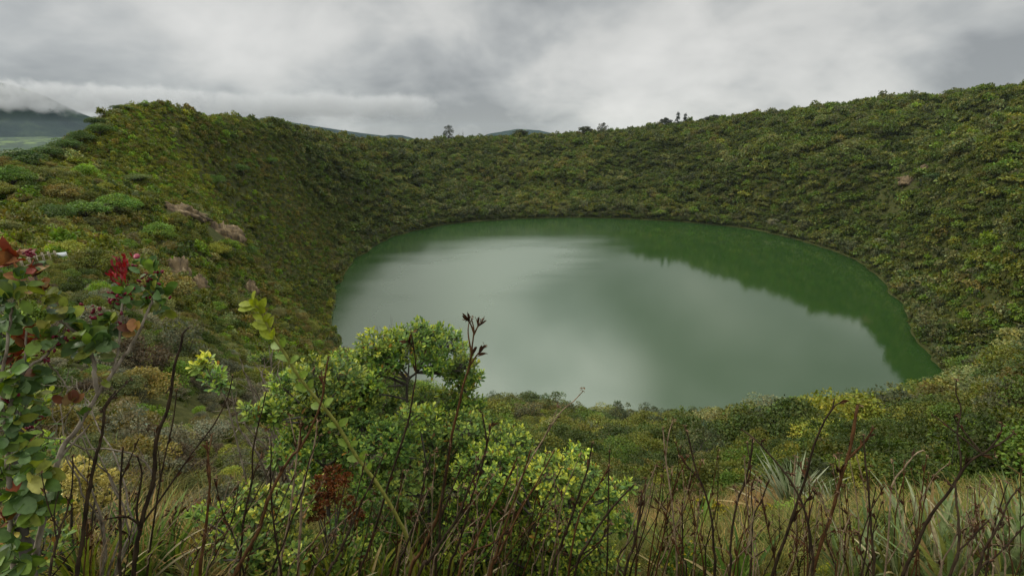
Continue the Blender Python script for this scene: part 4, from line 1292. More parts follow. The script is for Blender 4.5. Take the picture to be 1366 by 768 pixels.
leafy_shrub('shaded green shrub in the middle of the leafy mass, below the open-topped shrub',
    bl([(560, 562, 26), (522, 600, 36), (582, 602, 38), (620, 578, 32), (540, 645, 38), (600, 650, 40), (640, 606, 28), (500, 650, 30), (560, 700, 44), (610, 712, 40), (510, 705, 40), (585, 750, 40), (530, 760, 40), (470, 700, 30)], 3.5, 0.3, 3),
    (570, 760), 3.3, [(572, 700, 3.4), (575, 640, 3.5)], 503, 0.041, 9, 0.75, 0.95, 0.45)
leafy_shrub('broad yellow-green leafy shrub filling the bottom right of the leafy mass',
    bl([(676, 600, 34), (650, 640, 44), (702, 645, 44), (742, 640, 34), (778, 642, 26), (818, 660, 16), (700, 696, 52), (758, 696, 44), (800, 690, 20), (640, 700, 42), (684, 750, 50), (750, 746, 46), (806, 742, 22), (836, 650, 9), (770, 606, 14), (655, 780, 46), (720, 790, 50), (780, 780, 40), (616, 752, 26), (832, 700, 16), (830, 770, 22)], 3.05, 0.3, 4),
    (715, 790), 2.9, [(715, 740, 2.95), (712, 690, 3.0)], 504, 0.039, 9, 1.0, 1.15, 0.75)
leafy_shrub('low fresh green shrub at the bottom between the tan grass and the rust-coloured fern',
    bl([(308, 702, 26), (340, 680, 30), (372, 702, 30), (332, 742, 32), (290, 742, 22), (402, 664, 28), (268, 690, 12), (392, 740, 26), (360, 775, 34), (310, 780, 30), (430, 772, 30), (462, 745, 26)], 2.95, 0.25, 5),
    (340, 790), 2.85, [(340, 745, 2.9)], 505, 0.042, 8, 0.8, 1.05, 0.6)
leafy_shrub('small leafy sprig with yellow-green leaves standing alone left of the arched shoot',
    bl([(284, 506, 11), (276, 484, 5), (268, 492, 5), (290, 517, 9)], 3.6, 0.05, 6), (330, 640), 3.6, [(305, 545, 3.6), (292, 522, 3.6), (268, 476, 3.6)], 506, 0.046, 7, 0.9, 1.2, 1.0, 'bark_pale', 0.3)
leafy_shrub('tuft of small blue-green leaves on top of the grey dead twigs',
    bl([(350, 478, 7), (362, 474, 6), (338, 480, 5), (371, 476, 5)], 5.2, 0.05, 7), (352, 560), 5.2, [(352, 520, 5.2), (353, 490, 5.2)], 507, 0.024, 7, 2.4, 1.0, 0.3, 'bark_pale', 0.4)

leafy_shrub('dense small-leaved green bush at the left edge, behind the red-leaved shrub',
    bl([(18, 500, 30), (22, 560, 36), (34, 630, 40), (8, 640, 36), (24, 700, 42), (50, 740, 36), (0, 450, 26), (6, 760, 36)], 2.15, 0.12, 9), (30, 790), 2.1, [(28, 700, 2.12), (20, 600, 2.15)], 509, 0.030, 8, 1.0, 0.95, 0.4)
# the red-leaved shrub at the left edge
def broad_leaf_shrub():
    rng = np.random.default_rng(600)
    q = P(40, 760, 1.75)
    base = np.array([q[0], q[1], ground_z(q[0], q[1]) - 0.03])
    root = thing('broad_leaved_shrub', base, 'left-edge shrub with round leathery leaves, red new leaves and crimson buds', 'shrub')
    wood, fol, red = Soup(), Soup(), Soup()
    R0 = 1.75
    def stem(pts, w0, w1, r0=R0, r1=R0):
        g = [P(a_, b_, r_) for (a_, b_), r_ in zip(pts, np.linspace(r0, r1, len(pts)))]
        ln = smooth_line(g, 5)
        k = pix_size(g[0]) / 2
        v, f = tube(ln + rng.normal(0, 0.0012, ln.shape), np.linspace(w0 * k * 0.78, w1 * k * 0.8, len(ln)), 7); wood.add(v, f)
    stem([(40, 770), (78, 612), (100, 575), (130, 526), (152, 494), (176, 460), (197, 416), (205, 396)], 9, 3)
    stem([(131, 524), (126, 500), (125, 480), (112, 455), (86, 432), (68, 416), (56, 392), (48, 372), (42, 350)], 7, 3)
    stem([(78, 612), (98, 590), (121, 565)], 5, 2.5)
    stem([(150, 497), (158, 462), (162, 420), (165, 392)], 4, 3)
    stem([(20, 780), (12, 640), (10, 560), (28, 500), (58, 476), (74, 460)], 8, 3)
    stem([(12, 600), (2, 520), (12, 440), (18, 400)], 6, 3)
    stem([(20, 700), (35, 660), (38, 640)], 5, 3)
    stem([(60, 476), (78, 500), (90, 520), (82, 540)], 3, 2)
    stem([(28, 500), (34, 470), (36, 440)], 4, 3)
    GREENS = [(0.12, 0.18, 0.026), (0.085, 0.15, 0.028), (0.060, 0.11, 0.03), (0.19, 0.22, 0.035), (0.11, 0.17, 0.06)]
    REDS = [(0.27, 0.075, 0.035), (0.20, 0.045, 0.025), (0.25, 0.11, 0.045)]
    BROWN = [(0.20, 0.09, 0.03), (0.24, 0.14, 0.035), (0.13, 0.045, 0.02)]
    YEL = [(0.30, 0.29, 0.07), (0.22, 0.24, 0.04)]
    def cluster(px, py, n, size, pal, dirn=(0, -1), spread=1.0, soup=fol, r_=R0, shape=LEAF_OVAL, aspect=0.72):
        c = P(px, py, r_ + rng.uniform(-0.06, 0.06))
        k = pix_size(c)
        up = unit(np.array([dirn[0], -0.25, -dirn[1]]))
        d = unit(up + rand_dirs(n, rng) * spread)
        n = int(round(n * 1.75)); d = unit(up + rand_dirs(n, rng) * spread)
        ln = size * 0.62 * k * rng.uniform(0.6, 1.25, n)
        nm = unit(rng.normal(0, 0.5, (n, 3)) + np.array([0.1, -0.75, 0.8]))
        v, f = leaves(c + d * 0.006 + rng.normal(0, 0.008, (n, 3)), d, nm, ln, ln * aspect * rng.uniform(0.85, 1.1, n), shape, 0.24, rng.uniform(-0.25, 0.55, n))
        col = np.array(pal)[rng.integers(0, len(pal), n)] * rng.uniform(0.55, 1.3, (n, 1))
        soup.add(v, f, np.repeat(col, 8, 0))
    def buds(px, py, n, spread_px, r_=R0, col=(0.16, 0.014, 0.030), size=2.7):
        n = 1 if size > 5 else max(2, int(n * 0.7))
        bud = Soup()
        c = P(px, py, r_)
        k = pix_size(c)
        for _ in range(n):
            o = c + rng.normal(0, spread_px * k * (0.5 if n > 6 else 0.22), 3) * np.array([1, 0.7, 0.8])
            ax = unit(rng.normal(size=3) + [0, 0, 0.4]); ss = size * k * rng.uniform(0.7, 1.2)
            ln = np.array([o - ax * ss, o - ax * ss * 0.5, o + ax * ss * 0.3, o + ax * ss * 1.1])
            v, f = tube(ln, np.array([0.15, 0.62, 0.55, 0.08]) * ss, 6); bud.add(v, f, np.array(col) * rng.uniform(0.7, 1.5))
        link('flower_buds', bud.mesh('flower_buds', MAT['leaf'], True, base), root)
    for a_ in [(30, 344, 5, 36, REDS, (-0.3, -0.6), 1.1, red), (34, 352, 3, 30, REDS, (0.6, -0.2), 0.8, red), (44, 372, 3, 30, BROWN, (0, -1), 1.0, red), (54, 390, 4, 30, BROWN, (0.3, -0.7), 0.9, red),
               (36, 462, 4, 34, REDS, (0, -1), 0.7, red), (30, 462, 3, 30, REDS, (-0.5, 0.3), 0.8, red), (184, 444, 3, 24, REDS[1:] + BROWN, (-0.1, -0.6), 0.9, red), (92, 540, 3, 28, BROWN, (0.1, -0.6), 0.9, red),
               (26, 486, 2, 34, REDS, (0.4, 0.4), 0.5, red), (40, 640, 3, 34, REDS + BROWN, (0.3, -0.6), 0.8, red), (2, 690, 3, 40, BROWN + REDS[1:], (0.3, -0.2), 0.9, red), (60, 560, 2, 18, REDS, (0.2, -0.5), 0.8, red),
               (28, 590, 2, 20, BROWN, (0.4, 0), 0.8, red)]:
        cluster(*a_)
    for (px, py, top) in [(168, 386, 344), (156, 376, 356), (163, 372, 350)]:      # upright red shoots
        for yy in np.arange(py, top, -5.0):
            cluster(px + (py - yy) * 0.02, yy, 3, 13, [(0.24, 0.028, 0.028), (0.17, 0.022, 0.026)], (0, -1), 0.35, red, R0, LEAF_OBOVATE, 0.4)
    G = GREENS
    for a_ in [(62, 402, 4, 34, YEL + G[3:4], (0.2, -0.5), 0.9), (76, 410, 4, 36, YEL + G, (0.6, -0.4), 0.8), (84, 424, 4, 40, G, (0.5, -0.4), 0.9), (98, 436, 3, 34, G, (0.6, 0), 0.9),
               (20, 396, 7, 28, G, (0, -0.4), 1.3), (32, 384, 6, 28, G, (0, -0.6), 1.2), (6, 400, 6, 26, G, (0, -0.4), 1.3), (30, 372, 4, 22, G, (0.2, -0.8), 1.0), (48, 350, 2, 18, G, (0.8, 0.1), 0.6),
               (112, 448, 8, 34, G, (0, -0.5), 1.4), (128, 458, 9, 34, G, (0.2, -0.1), 1.4), (140, 442, 7, 30, G, (0.4, -0.4), 1.2), (148, 430, 6, 28, G, (0.2, -0.7), 1.2), (122, 470, 6, 32, G, (0, 0.2), 1.3),
               (134, 505, 2, 24, G[3:4], (0.7, -0.2), 0.5), (165, 388, 9, 22, G, (0, -0.5), 1.4), (160, 396, 6, 20, G, (0, 0.3), 1.3), (172, 400, 5, 20, G, (0.4, 0), 1.2),
               (200, 362, 7, 22, G, (0, -0.6), 1.2), (210, 370, 7, 20, G, (0.3, -0.5), 1.2), (192, 356, 4, 18, G, (-0.3, -0.7), 1.0), (205, 388, 8, 22, G, (0, -0.3), 1.4), (200, 404, 9, 24, G, (0, 0.1), 1.5), (216, 392, 5, 22, G, (0.5, -0.3), 1.1), (212, 412, 4, 22, G, (0.6, 0.1), 0.9),
               (56, 452, 7, 28, G + YEL, (0, -0.3), 1.4), (74, 446, 6, 24, G + YEL, (0.2, -0.3), 1.3), (88, 446, 5, 22, G, (0.5, 0), 1.2), (66, 434, 3, 20, YEL, (0, -0.8), 0.8), (96, 470, 3, 20, G, (0.4, 0.3), 1.0),
               (8, 470, 9, 30, G, (0.2, -0.3), 1.5), (20, 505, 10, 32, G, (0.3, 0), 1.5), (4, 530, 9, 32, G, (0.2, 0.2), 1.5), (40, 500, 8, 30, G, (0.3, 0), 1.4), (30, 520, 6, 30, G, (0.6, 0.2), 1.2),
               (46, 534, 4, 24, YEL, (0.4, -0.2), 1.0), (20, 556, 9, 34, G, (0.3, -0.1), 1.5), (40, 548, 6, 30, G, (0.5, -0.1), 1.3), (10, 580, 8, 30, G, (0.3, 0.1), 1.5), (26, 606, 7, 28, G, (0.4, -0.2), 1.4),
               (6, 620, 8, 34, G, (0.2, 0), 1.5), (36, 622, 6, 30, G, (0.3, 0.3), 1.3), (52, 632, 5, 42, G + YEL, (0.9, -0.4), 0.7), (24, 660, 9, 38, G, (0.3, 0.1), 1.5), (44, 680, 7, 36, G, (0.2, 0.4), 1.3), (62, 660, 4, 34, G, (0.7, 0.1), 0.8), (120, 555, 3, 30, G, (0.2, -0.8), 0.6), (4, 430, 7, 28, G, (0.2, 0), 1.5), (18, 430, 6, 26, G, (0.2, -0.4), 1.3),
               (14, 725, 8, 40, G, (0.3, 0), 1.5), (30, 745, 7, 40, G, (0.3, 0.2), 1.4)]:
        cluster(*a_)
    for a_ in [(38, 338, 14, 7), (67, 458, 34, 22), (84, 452, 16, 10), (163, 394, 34, 20), (152, 393, 12, 8), (124, 413, 18, 12), (126, 424, 8, 7), (198, 372, 26, 14), (207, 392, 14, 12), (216, 362, 5, 6), (160, 430, 5, 5), (63, 478, 10, 8),
               (16, 396, 6, 8), (178, 354, 5, 6), (8, 530, 16, 16), (48, 556, 10, 8), (40, 570, 8, 7), (18, 488, 8, 8)]:
        buds(*a_)
    buds(182, 342, 1, 1, R0, (0.24, 0.05, 0.07), 5.2)
    link('branches', wood.mesh('branches', MAT['bark_pale'], True, base), root)
    link('green_leaves', fol.mesh('green_leaves', MAT['leaf'], True, base), root)
    tag(link('red_leaves', red.mesh('red_leaves', MAT['leaf'], True, base), root), 'orange-red and brown young leaves')
broad_leaf_shrub()

# ------------------------------------------------------------------ foreground: dry stalks
STEM = {'dark': MAT['bark_dark'], 'red': bark_material('red_brown_stem', (0.040, 0.019, 0.007), (0.11, 0.052, 0.020), 60, 0.65), 'tan': bark_material('straw_stem', (0.12, 0.085, 0.05), (0.30, 0.22, 0.14), 60, 0.8)}
def bract_mesh():
    out = []
    for q in range(4):
        g = np.random.default_rng(900 + q)
        s = Soup()
        n = 3
        v, f = leaves(g.normal(0, 0.03, (n, 3)) * [1, 1, 0.5], np.array([0, 0, 1]) + g.normal(0, 0.10, (n, 3)), g.normal(size=(n, 3)), g.uniform(0.7, 1.0, n), g.uniform(0.13, 0.22, n), LEAF_OVAL, 0.5, g.uniform(-0.1, 0.25, n))
        s.add(v, f, np.repeat(np.array([(0.050, 0.024, 0.012), (0.085, 0.038, 0.017), (0.032, 0.018, 0.010)])[g.integers(0, 3, n)], 8, 0))
        out.append(s.mesh('dry_bract', MAT['leaf_dry']))
    return out
def husk_mesh():
    out = []
    for q in range(3):
        g = np.random.default_rng(930 + q)
        s = Soup(); n = 4
        d = unit(np.array([0, 0, 0.7]) + rand_dirs(n, g))
        v, f = leaves(np.zeros((n, 3)), d, rand_dirs(n, g), g.uniform(0.6, 1.0, n), g.uniform(0.25, 0.4, n), LEAF_OVAL, 0.5, g.uniform(0, 0.4, n))
        s.add(v, f, np.repeat(np.array([(0.09, 0.045, 0.022), (0.05, 0.026, 0.014), (0.19, 0.12, 0.07)])[g.integers(0, 3, n)], 8, 0))
        out.append(s.mesh('dry_husk', MAT['leaf_dry']))
    return out
BRACT, HUSK = bract_mesh(), husk_mesh()
def stalk(label, pts, r0, w0, w1, kind='dark', branches=(), seed=0, nbract=5, r1=None, group=None, tips=True):
    """pts from the tip down to the lowest visible spot; the stem then carries on down to the ground."""
    g = np.random.default_rng(7000 + seed)
    r1 = r0 if r1 is None else r1                       # range at the tip
    rr = np.linspace(r1, r0, len(pts))
    W = np.array([P(a_, b_, r_) for (a_, b_), r_ in zip(pts, rr)])
    low = W[-1]; d = unit(W[-1] - W[-2])
    gz = ground_z(low[0], low[1])
    drop = max(low[2] - gz, 0.02)
    foot = low + np.array([d[0], d[1], 0]) / max(-d[2], 0.35) * min(drop, 0.5) * 0.6
    foot[2] = ground_z(foot[0], foot[1]) - 0.04
    line = smooth_line(np.vstack([W, foot]), 6)
    n = len(line)
    line[1:-1] += g.normal(0, 0.0005, (n - 2, 3))
    k = pix_size(low) / 2 * 0.66
    rad = np.interp(np.arange(n), [0, n * 0.8, n - 1], [w1 * k, w0 * k, w0 * k * 1.1])
    rad = rad * (1 + 0.25 * (g.uniform(size=n) < 0.12))
    root = thing('dry_stalk', foot, label, 'dry stalk', group)
    s = Soup()
    v, f = tube(line, rad, 7); s.add(v, f)
    tipset = [(line[0], line[0] - line[1])]
    lines = [(line, rad)]
    for bp in branches:
        B = []
        for (a_, b_) in bp:
            B.append(P(a_, b_, np.interp(b_, [p_[1] for p_ in pts], rr)))
        B = np.array(B)
        a0 = line[np.argmin(np.linalg.norm(line - B[-1], axis=1))]
        B[-1] = a0
        off = g.normal(0, 0.05)
        B[:-1, 1] += off * np.linspace(1, 0.3, len(B) - 1)
        bl_ = smooth_line(B, 5)
        rb = np.interp(np.linspace(0, 1, len(bl_)), [0, 1], [w1 * k * 0.7, max(w0 * 0.55, w1 * 0.9) * k])
        v, f = tube(bl_, rb, 6); s.add(v, f)
        tipset.append((bl_[0], bl_[0] - bl_[1])); lines.append((bl_, rb))
    link('stem', s.mesh('stem', STEM[kind], True, foot), root)
    for q in range(nbract):
        ln, rd = lines[g.integers(0, len(lines))]
        i_ = g.integers(2, max(int(len(ln) * 0.85), 4)) if len(ln) > 5 else 1
        o = link('dry_bract', BRACT[g.integers(0, 4)], root)
        up = unit(ln[i_ - 1] - ln[i_] + g.normal(0, 0.25, 3) * np.linalg.norm(ln[i_ - 1] - ln[i_]))
        o.location = ln[i_] - foot + g.normal(0, 0.002, 3)
        o.rotation_mode = 'QUATERNION'
        o.rotation_quaternion = Vector(up).to_track_quat('Z', 'Y')
        sc = float(g.uniform(11, 23)) * 2 * k * (0.7 + 0.06 * w0)
        o.scale = (sc, sc, sc)
    if tips:
        for tp, dr in tipset:
            for q in range(g.integers(1, 4)):
                o = link('dry_husk', HUSK[g.integers(0, 3)], root)
                o.location = tp + g.normal(0, 3 * k, 3) * (q > 0) * 2 - foot
                o.rotation_mode = 'QUATERNION'
                o.rotation_quaternion = Vector(unit(unit(dr) + g.normal(0, 0.5, 3))).to_track_quat('Z', 'Y')
                sc = float(g.uniform(4, 7.5)) * 2 * k
                o.scale = (sc, sc, sc)
    return root
ST_LIST = [
 # label, points tip -> down, range, width px low, width px tip, kind, branches, bracts
 ('thick dark stalk with a hooked tip, left of the small leafy sprig', [(252, 437), (244, 445), (241, 462), (232, 490), (225, 540), (208, 588), (205, 640), (190, 690), (178, 768)], 1.75, 8, 3.5, 'dark',
   [[(310, 500), (303, 530), (285, 566), (256, 604), (238, 630), (214, 665), (192, 700)], [(226, 520), (231, 515), (226, 538)], [(182, 610), (188, 634), (182, 678), (178, 710)], [(172, 662), (177, 680), (187, 696)]], 9),
 ('dark stalk with stubby side buds crossing the pale stem of the red-leaved shrub', [(155, 520), (146, 532), (138, 545), (139, 556), (134, 590), (127, 612), (116, 670), (108, 735), (103, 768)], 1.65, 7, 3, 'dark', [[(137, 530), (138, 538), (138, 548)]], 7),
 ('straight dark stalk with husks, just right of the yellow-flowered bush', [(164, 596), (161, 640), (160, 690), (161, 730), (160, 768)], 1.7, 6, 3, 'dark', [[(178, 590), (172, 612), (163, 640)]], 6),
 ('forked dark stalk in front of the yellow-flowered bush', [(97, 608), (96, 650), (88, 685), (80, 705), (72, 740), (66, 768)], 1.55, 5, 2.5, 'dark', [[(70, 620), (72, 660), (76, 690), (80, 704)], [(58, 650), (64, 690), (74, 720)], [(112, 640), (104, 672), (86, 692)]], 8),
 ('short dark stalk behind the thick hooked stalk, leaning left', [(236, 520), (231, 560), (222, 600), (214, 640), (206, 690), (196, 768)], 2.3, 4, 2, 'dark', [[(205, 575), (212, 610), (213, 640)]], 5),
 ('upright red-brown stalk rising from the low fresh green shrub', [(276, 590), (278, 615), (280, 642), (276, 690), (271, 730), (267, 768)], 1.9, 6, 3, 'red', [[(262, 600), (270, 626), (279, 650)]], 7),
 ('slender dark stalk leaning right above the low fresh green shrub', [(355, 522), (350, 546), (343, 572), (337, 604), (336, 642), (326, 688), (322, 730), (320, 768)], 2.2, 4.5, 2, 'dark', [[(346, 612), (340, 625), (335, 648)], [(370, 600), (352, 640), (330, 684)]], 6),
 ('long red-brown stalk slanting up into the left part of the leafy mass', [(438, 476), (434, 500), (430, 530), (419, 562), (401, 596), (386, 612), (361, 658), (346, 704), (328, 738), (312, 768)], 1.95, 7, 3, 'red', [[(426, 500), (430, 512), (431, 525)], [(404, 560), (402, 580), (398, 600)]], 9),
 ('thin dark stalk bending left below the rust-coloured fern', [(286, 638), (292, 664), (300, 690), (312, 715), (322, 745), (326, 768)], 2.0, 3.5, 2, 'dark', [], 3),
 ('dark stalk rising straight through the rust-coloured fern', [(362, 590), (361, 640), (364, 690), (370, 730), (376, 768)], 2.0, 4.5, 2.5, 'dark', [[(388, 640), (376, 668), (365, 696)]], 6),
 ('pale tan stalk left of the rust-coloured fern', [(402, 560), (397, 600), (391, 650), (386, 690), (378, 730), (372, 768)], 2.3, 5, 2, 'tan', [[(380, 560), (392, 590), (396, 610)]], 4),
 ('weathered tan stalk with a twisted base in front of the rust-coloured fern', [(424, 560), (418, 600), (404, 650), (401, 700), (398, 768)], 2.2, 5, 2.5, 'tan', [[(432, 640), (416, 668), (402, 694)]], 5),
 ('dark stalk leaning right beside the weathered tan stalk', [(428, 580), (413, 612), (405, 650), (390, 690), (378, 725), (360, 768)], 2.1, 4.5, 2, 'dark', [], 5),
 ('tall dark stalk with husks at its top, seen against the water', [(629, 425), (632, 440), (630, 462), (626, 488), (618, 514), (612, 542), (605, 570), (598, 610), (592, 650), (583, 690), (562, 735), (546, 768)], 2.05, 7, 2, 'red',
   [[(624, 424), (628, 432), (631, 442)], [(641, 428), (636, 438), (631, 446)], [(647, 465), (638, 472), (627, 490)], [(625, 430), (624, 446), (628, 470)]], 11),
 ('slender dark stalk rising through the open-topped shrub', [(548, 442), (553, 470), (555, 500), (552, 520), (545, 560), (534, 596), (520, 640), (505, 690), (490, 736), (478, 768)], 2.3, 5, 2, 'dark', [[(543, 447), (548, 455), (551, 464)]], 8),
 ('dark stalk slanting through the middle of the leafy mass', [(575, 606), (564, 650), (556, 690), (541, 730), (530, 768)], 1.9, 5, 2.5, 'dark', [[(552, 676), (548, 690), (556, 700)]], 6),
 ('black upright stalk just right of the slanting middle stalk', [(600, 590), (593, 640), (588, 680), (586, 720), (581, 768)], 1.85, 6, 3, 'dark', [[(614, 630), (602, 656), (589, 690)]], 7),
 ('long dark stalk sweeping right below the tall husk-topped stalk', [(646, 606), (626, 650), (610, 690), (590, 720), (571, 750), (558, 768)], 1.7, 7, 3, 'dark', [[(622, 680), (611, 694), (598, 710)]], 9),
 ('dark leaning stalk at the left of the sword-leaf tufts', [(512, 606), (497, 640), (481, 672), (465, 710), (446, 750), (436, 768)], 1.8, 6, 2.5, 'dark', [[(486, 612), (478, 650), (464, 708)]], 8),
 ('dark stalk with a bent tip in front of the yellow-green shrub', [(643, 551), (647, 572), (649, 592), (642, 625), (630, 660), (620, 700), (608, 735), (598, 768)], 2.0, 5, 2.5, 'dark', [[(656, 570), (652, 584), (648, 600)]], 7),
 ('reddish stalk with broad husks low in the middle', [(690, 610), (672, 650), (650, 690), (630, 730), (612, 768)], 1.75, 6, 2.5, 'red', [[(700, 660), (684, 690), (660, 720), (640, 746)]], 9),
 ('dark stalk slanting over the yellow-green shrub, left one of two', [(708, 600), (692, 650), (674, 700), (662, 740), (655, 768)], 1.9, 5.5, 2.5, 'red', [], 6),
 ('dark stalk slanting over the yellow-green shrub, right one of two', [(740, 600), (718, 640), (699, 672), (678, 712), (662, 748), (652, 768)], 2.0, 5, 2, 'red', [[(728, 640), (716, 650), (706, 664)]], 6),
 ('thin tan stalk arching over the top of the yellow-green shrub', [(778, 521), (766, 534), (746, 552), (722, 590), (704, 620), (684, 660), (668, 700), (650, 768)], 2.4, 3.5, 1.5, 'tan', [[(744, 536), (738, 556), (726, 582)]], 3),
 ('dark stalk with a slim head at the right side of the yellow-green shrub', [(790, 590), (784, 624), (772, 660), (762, 690), (747, 730), (736, 768)], 1.95, 5.5, 2.5, 'dark', [], 7),
 ('dark stalk ending in a long husk over the yellow-green shrub edge', [(846, 646), (832, 660), (811, 684), (786, 722), (766, 768)], 1.9, 5, 3, 'dark', [[(818, 714), (800, 728), (780, 742)]], 7),
 ('brown stalk crossing the yellow-green shrub at its middle', [(812, 622), (794, 655), (776, 680), (767, 710), (758, 768)], 2.1, 4.5, 2, 'red', [], 5),
 ('thin upright stalk at the right rim of the yellow-green shrub', [(813, 600), (812, 640), (811, 700), (809, 768)], 2.2, 3.5, 2, 'dark', [], 3),
 ('dark forked stalk right of the yellow-green shrub', [(856, 655), (855, 672), (851, 700), (844, 732), (833, 768)], 1.85, 5.5, 3, 'dark', [[(860, 708), (848, 728), (826, 750), (808, 768)], [(866, 660), (860, 680), (852, 700)]], 8),
 ('tan stalk with crooked twigs near the straw grass patch', [(884, 570), (886, 590), (889, 620), (895, 660), (899, 700), (903, 768)], 2.3, 4, 2, 'tan', [[(901, 566), (893, 580), (888, 610)], [(870, 640), (880, 670), (896, 690)]], 5),
 ('black stalk curving right over the straw grass patch', [(914, 568), (920, 590), (928, 625), (940, 655), (949, 690), (952, 730), (953, 768)], 2.0, 5, 2.5, 'dark', [[(905, 605), (918, 622), (930, 640)]], 6),
 ('dark stalk with a fat bud in front of the yellow bush', [(1004, 585), (1002, 606), (993, 645), (985, 664), (978, 696), (974, 735), (973, 768)], 1.9, 5.5, 3, 'dark', [[(1013, 612), (1006, 636), (992, 660)]], 8),
 ('thin dark stalk right of the fat-budded stalk', [(1026, 640), (1015, 668), (1005, 690), (1002, 730), (1000, 768)], 2.0, 4.5, 2.5, 'dark', [[(1000, 620), (1000, 650), (1003, 690)], [(1018, 728), (1010, 738), (1003, 748)]], 7),
 ('black stalk bending from upper left to lower right with a red tip', [(990, 573), (1000, 580), (1014, 592), (1046, 629), (1066, 662), (1077, 694), (1082, 730), (1083, 768)], 1.9, 6, 2.5, 'dark', [[(1015, 580), (1014, 588), (1018, 596)], [(1059, 636), (1052, 632), (1047, 632)]], 6),
 ('dark stalk leaning right with a forked reddish tip before the near shore', [(1113, 532), (1110, 545), (1099, 563), (1084, 600), (1074, 640), (1063, 672), (1048, 716), (1030, 768)], 1.95, 7, 2, 'dark', [[(1120, 532), (1114, 538), (1108, 550)], [(1095, 650), (1084, 668), (1062, 692), (1050, 712)], [(1074, 628), (1078, 640), (1074, 652)]], 10),
 ('brown weathered stalk with a blunt tip among the shore trees', [(1144, 540), (1142, 552), (1134, 598), (1120, 645), (1108, 690), (1095, 725), (1083, 768)], 2.1, 7, 5, 'red', [[(1160, 566), (1150, 590), (1136, 620)], [(1108, 598), (1116, 620), (1122, 640)]], 7),
 ('dark upright stalk with two long husks right of the brown weathered stalk', [(1152, 580), (1154, 612), (1158, 650), (1161, 690), (1164, 730), (1165, 768)], 1.9, 5.5, 2.5, 'dark', [[(1176, 642), (1168, 660), (1158, 682), (1146, 730), (1143, 768)]], 9),
 ('thin tan stalk with a drooping twig right of the two-husked stalk', [(1232, 600), (1220, 606), (1205, 625), (1190, 648), (1186, 700), (1180, 768)], 2.3, 4, 2, 'tan', [[(1262, 614), (1245, 630), (1230, 660), (1212, 700), (1196, 768)]], 3),
 ('long black stalk slanting to the right edge with beige seed heads', [(1353, 577), (1336, 590), (1314, 602), (1289, 620), (1267, 654), (1242, 686), (1222, 728), (1204, 768)], 1.8, 7, 2.5, 'dark',
   [[(1291, 514), (1288, 532), (1292, 552), (1284, 582), (1286, 610), (1284, 628)], [(1256, 541), (1268, 556), (1283, 580)], [(1250, 557), (1262, 566), (1280, 582)], [(1340, 567), (1334, 582), (1318, 600)], [(1304, 590), (1301, 602), (1296, 616)]], 7),
 ('forked black stalk at the lower right below the long slanting one', [(1274, 640), (1276, 670), (1279, 700), (1278, 734), (1267, 768)], 1.7, 6, 3.5, 'dark', [[(1316, 690), (1304, 704), (1290, 722), (1279, 734)], [(1262, 640), (1268, 646), (1275, 652)]], 7),
 ('dark curved stalk with a red tip at the right edge', [(1357, 652), (1346, 668), (1337, 690), (1328, 708), (1312, 735), (1302, 768)], 1.85, 5.5, 2.5, 'dark', [[(1347, 702), (1338, 704), (1328, 710)], [(1308, 700), (1306, 720), (1308, 744)]], 7),
 ('thin dark stalk in the right corner among the sword leaves', [(1366, 700), (1350, 720), (1335, 735), (1318, 752), (1300, 768)], 1.9, 4, 2.5, 'dark', [], 4),
]
for q, e in enumerate(ST_LIST):
    lab, pts, r0, w0, w1, kd, br, nb = e
    stalk(lab, pts, r0, w0 * (0.82 if pts[-1][0] > 960 else 1), w1, kd, br, q, nb, r1=r0 * 1.06)
# slimmer stems that nothing tells apart fill the gaps between them
g = np.random.default_rng(4242)
for q in range(170):
    bx = g.choice([g.uniform(380, 760), g.uniform(820, 1366), g.uniform(60, 330)], p=[0.36, 0.50, 0.14])
    topy = g.uniform(600, 715) if bx < 800 else g.uniform(590, 700)
    lean = g.normal(34, 26) if bx < 900 else g.normal(6, 26)
    pts = [(bx + lean * (1 + 0.15 * g.normal()), topy), (bx + lean * 0.6 + g.normal(0, 3), topy * 0.62 + 768 * 0.38), (bx + lean * 0.2 + g.normal(0, 3), topy * 0.25 + 768 * 0.75), (bx, 768)]
    kd = g.choice(['dark', 'red', 'tan'], p=[0.26, 0.24, 0.50])
    tw = g.uniform(0.3, 0.6)
    jx = pts[1][0]; jy = pts[1][1]
    br = [[(jx + g.normal(0, 14), jy - g.uniform(16, 40)), (jx + g.normal(0, 4), jy - 8), (jx, jy + 4)]] if g.uniform() < 0.6 else []
    if g.uniform() < 0.6: br = br + [[(pts[2][0] + g.normal(0, 22), pts[2][1] - g.uniform(20, 60)), (pts[2][0] + g.normal(0, 6), pts[2][1] - 14), (pts[2][0], pts[2][1] + 4)]]
    nm = {'dark': 'slim dark', 'red': 'slim red-brown', 'tan': 'slim straw-coloured'}[kd]
    zone = 'among the leafy shrubs and sword leaves in the middle' if 330 < bx < 800 else ('among the tall grass on the right' if bx >= 800 else 'in the grass below the yellow-flowered bush')
    _o = stalk('%s dry stem %s' % (nm, zone), pts, g.uniform(1.8, 3.0), g.uniform(1.7, 3.6), g.uniform(0.9, 1.7), kd, br, 300 + q, g.integers(2, 6), group='%s dry stems %s' % (nm, zone))
    WAIT.append((_o, nm + ' dry stem', pts[0][0], pts[0][1]))

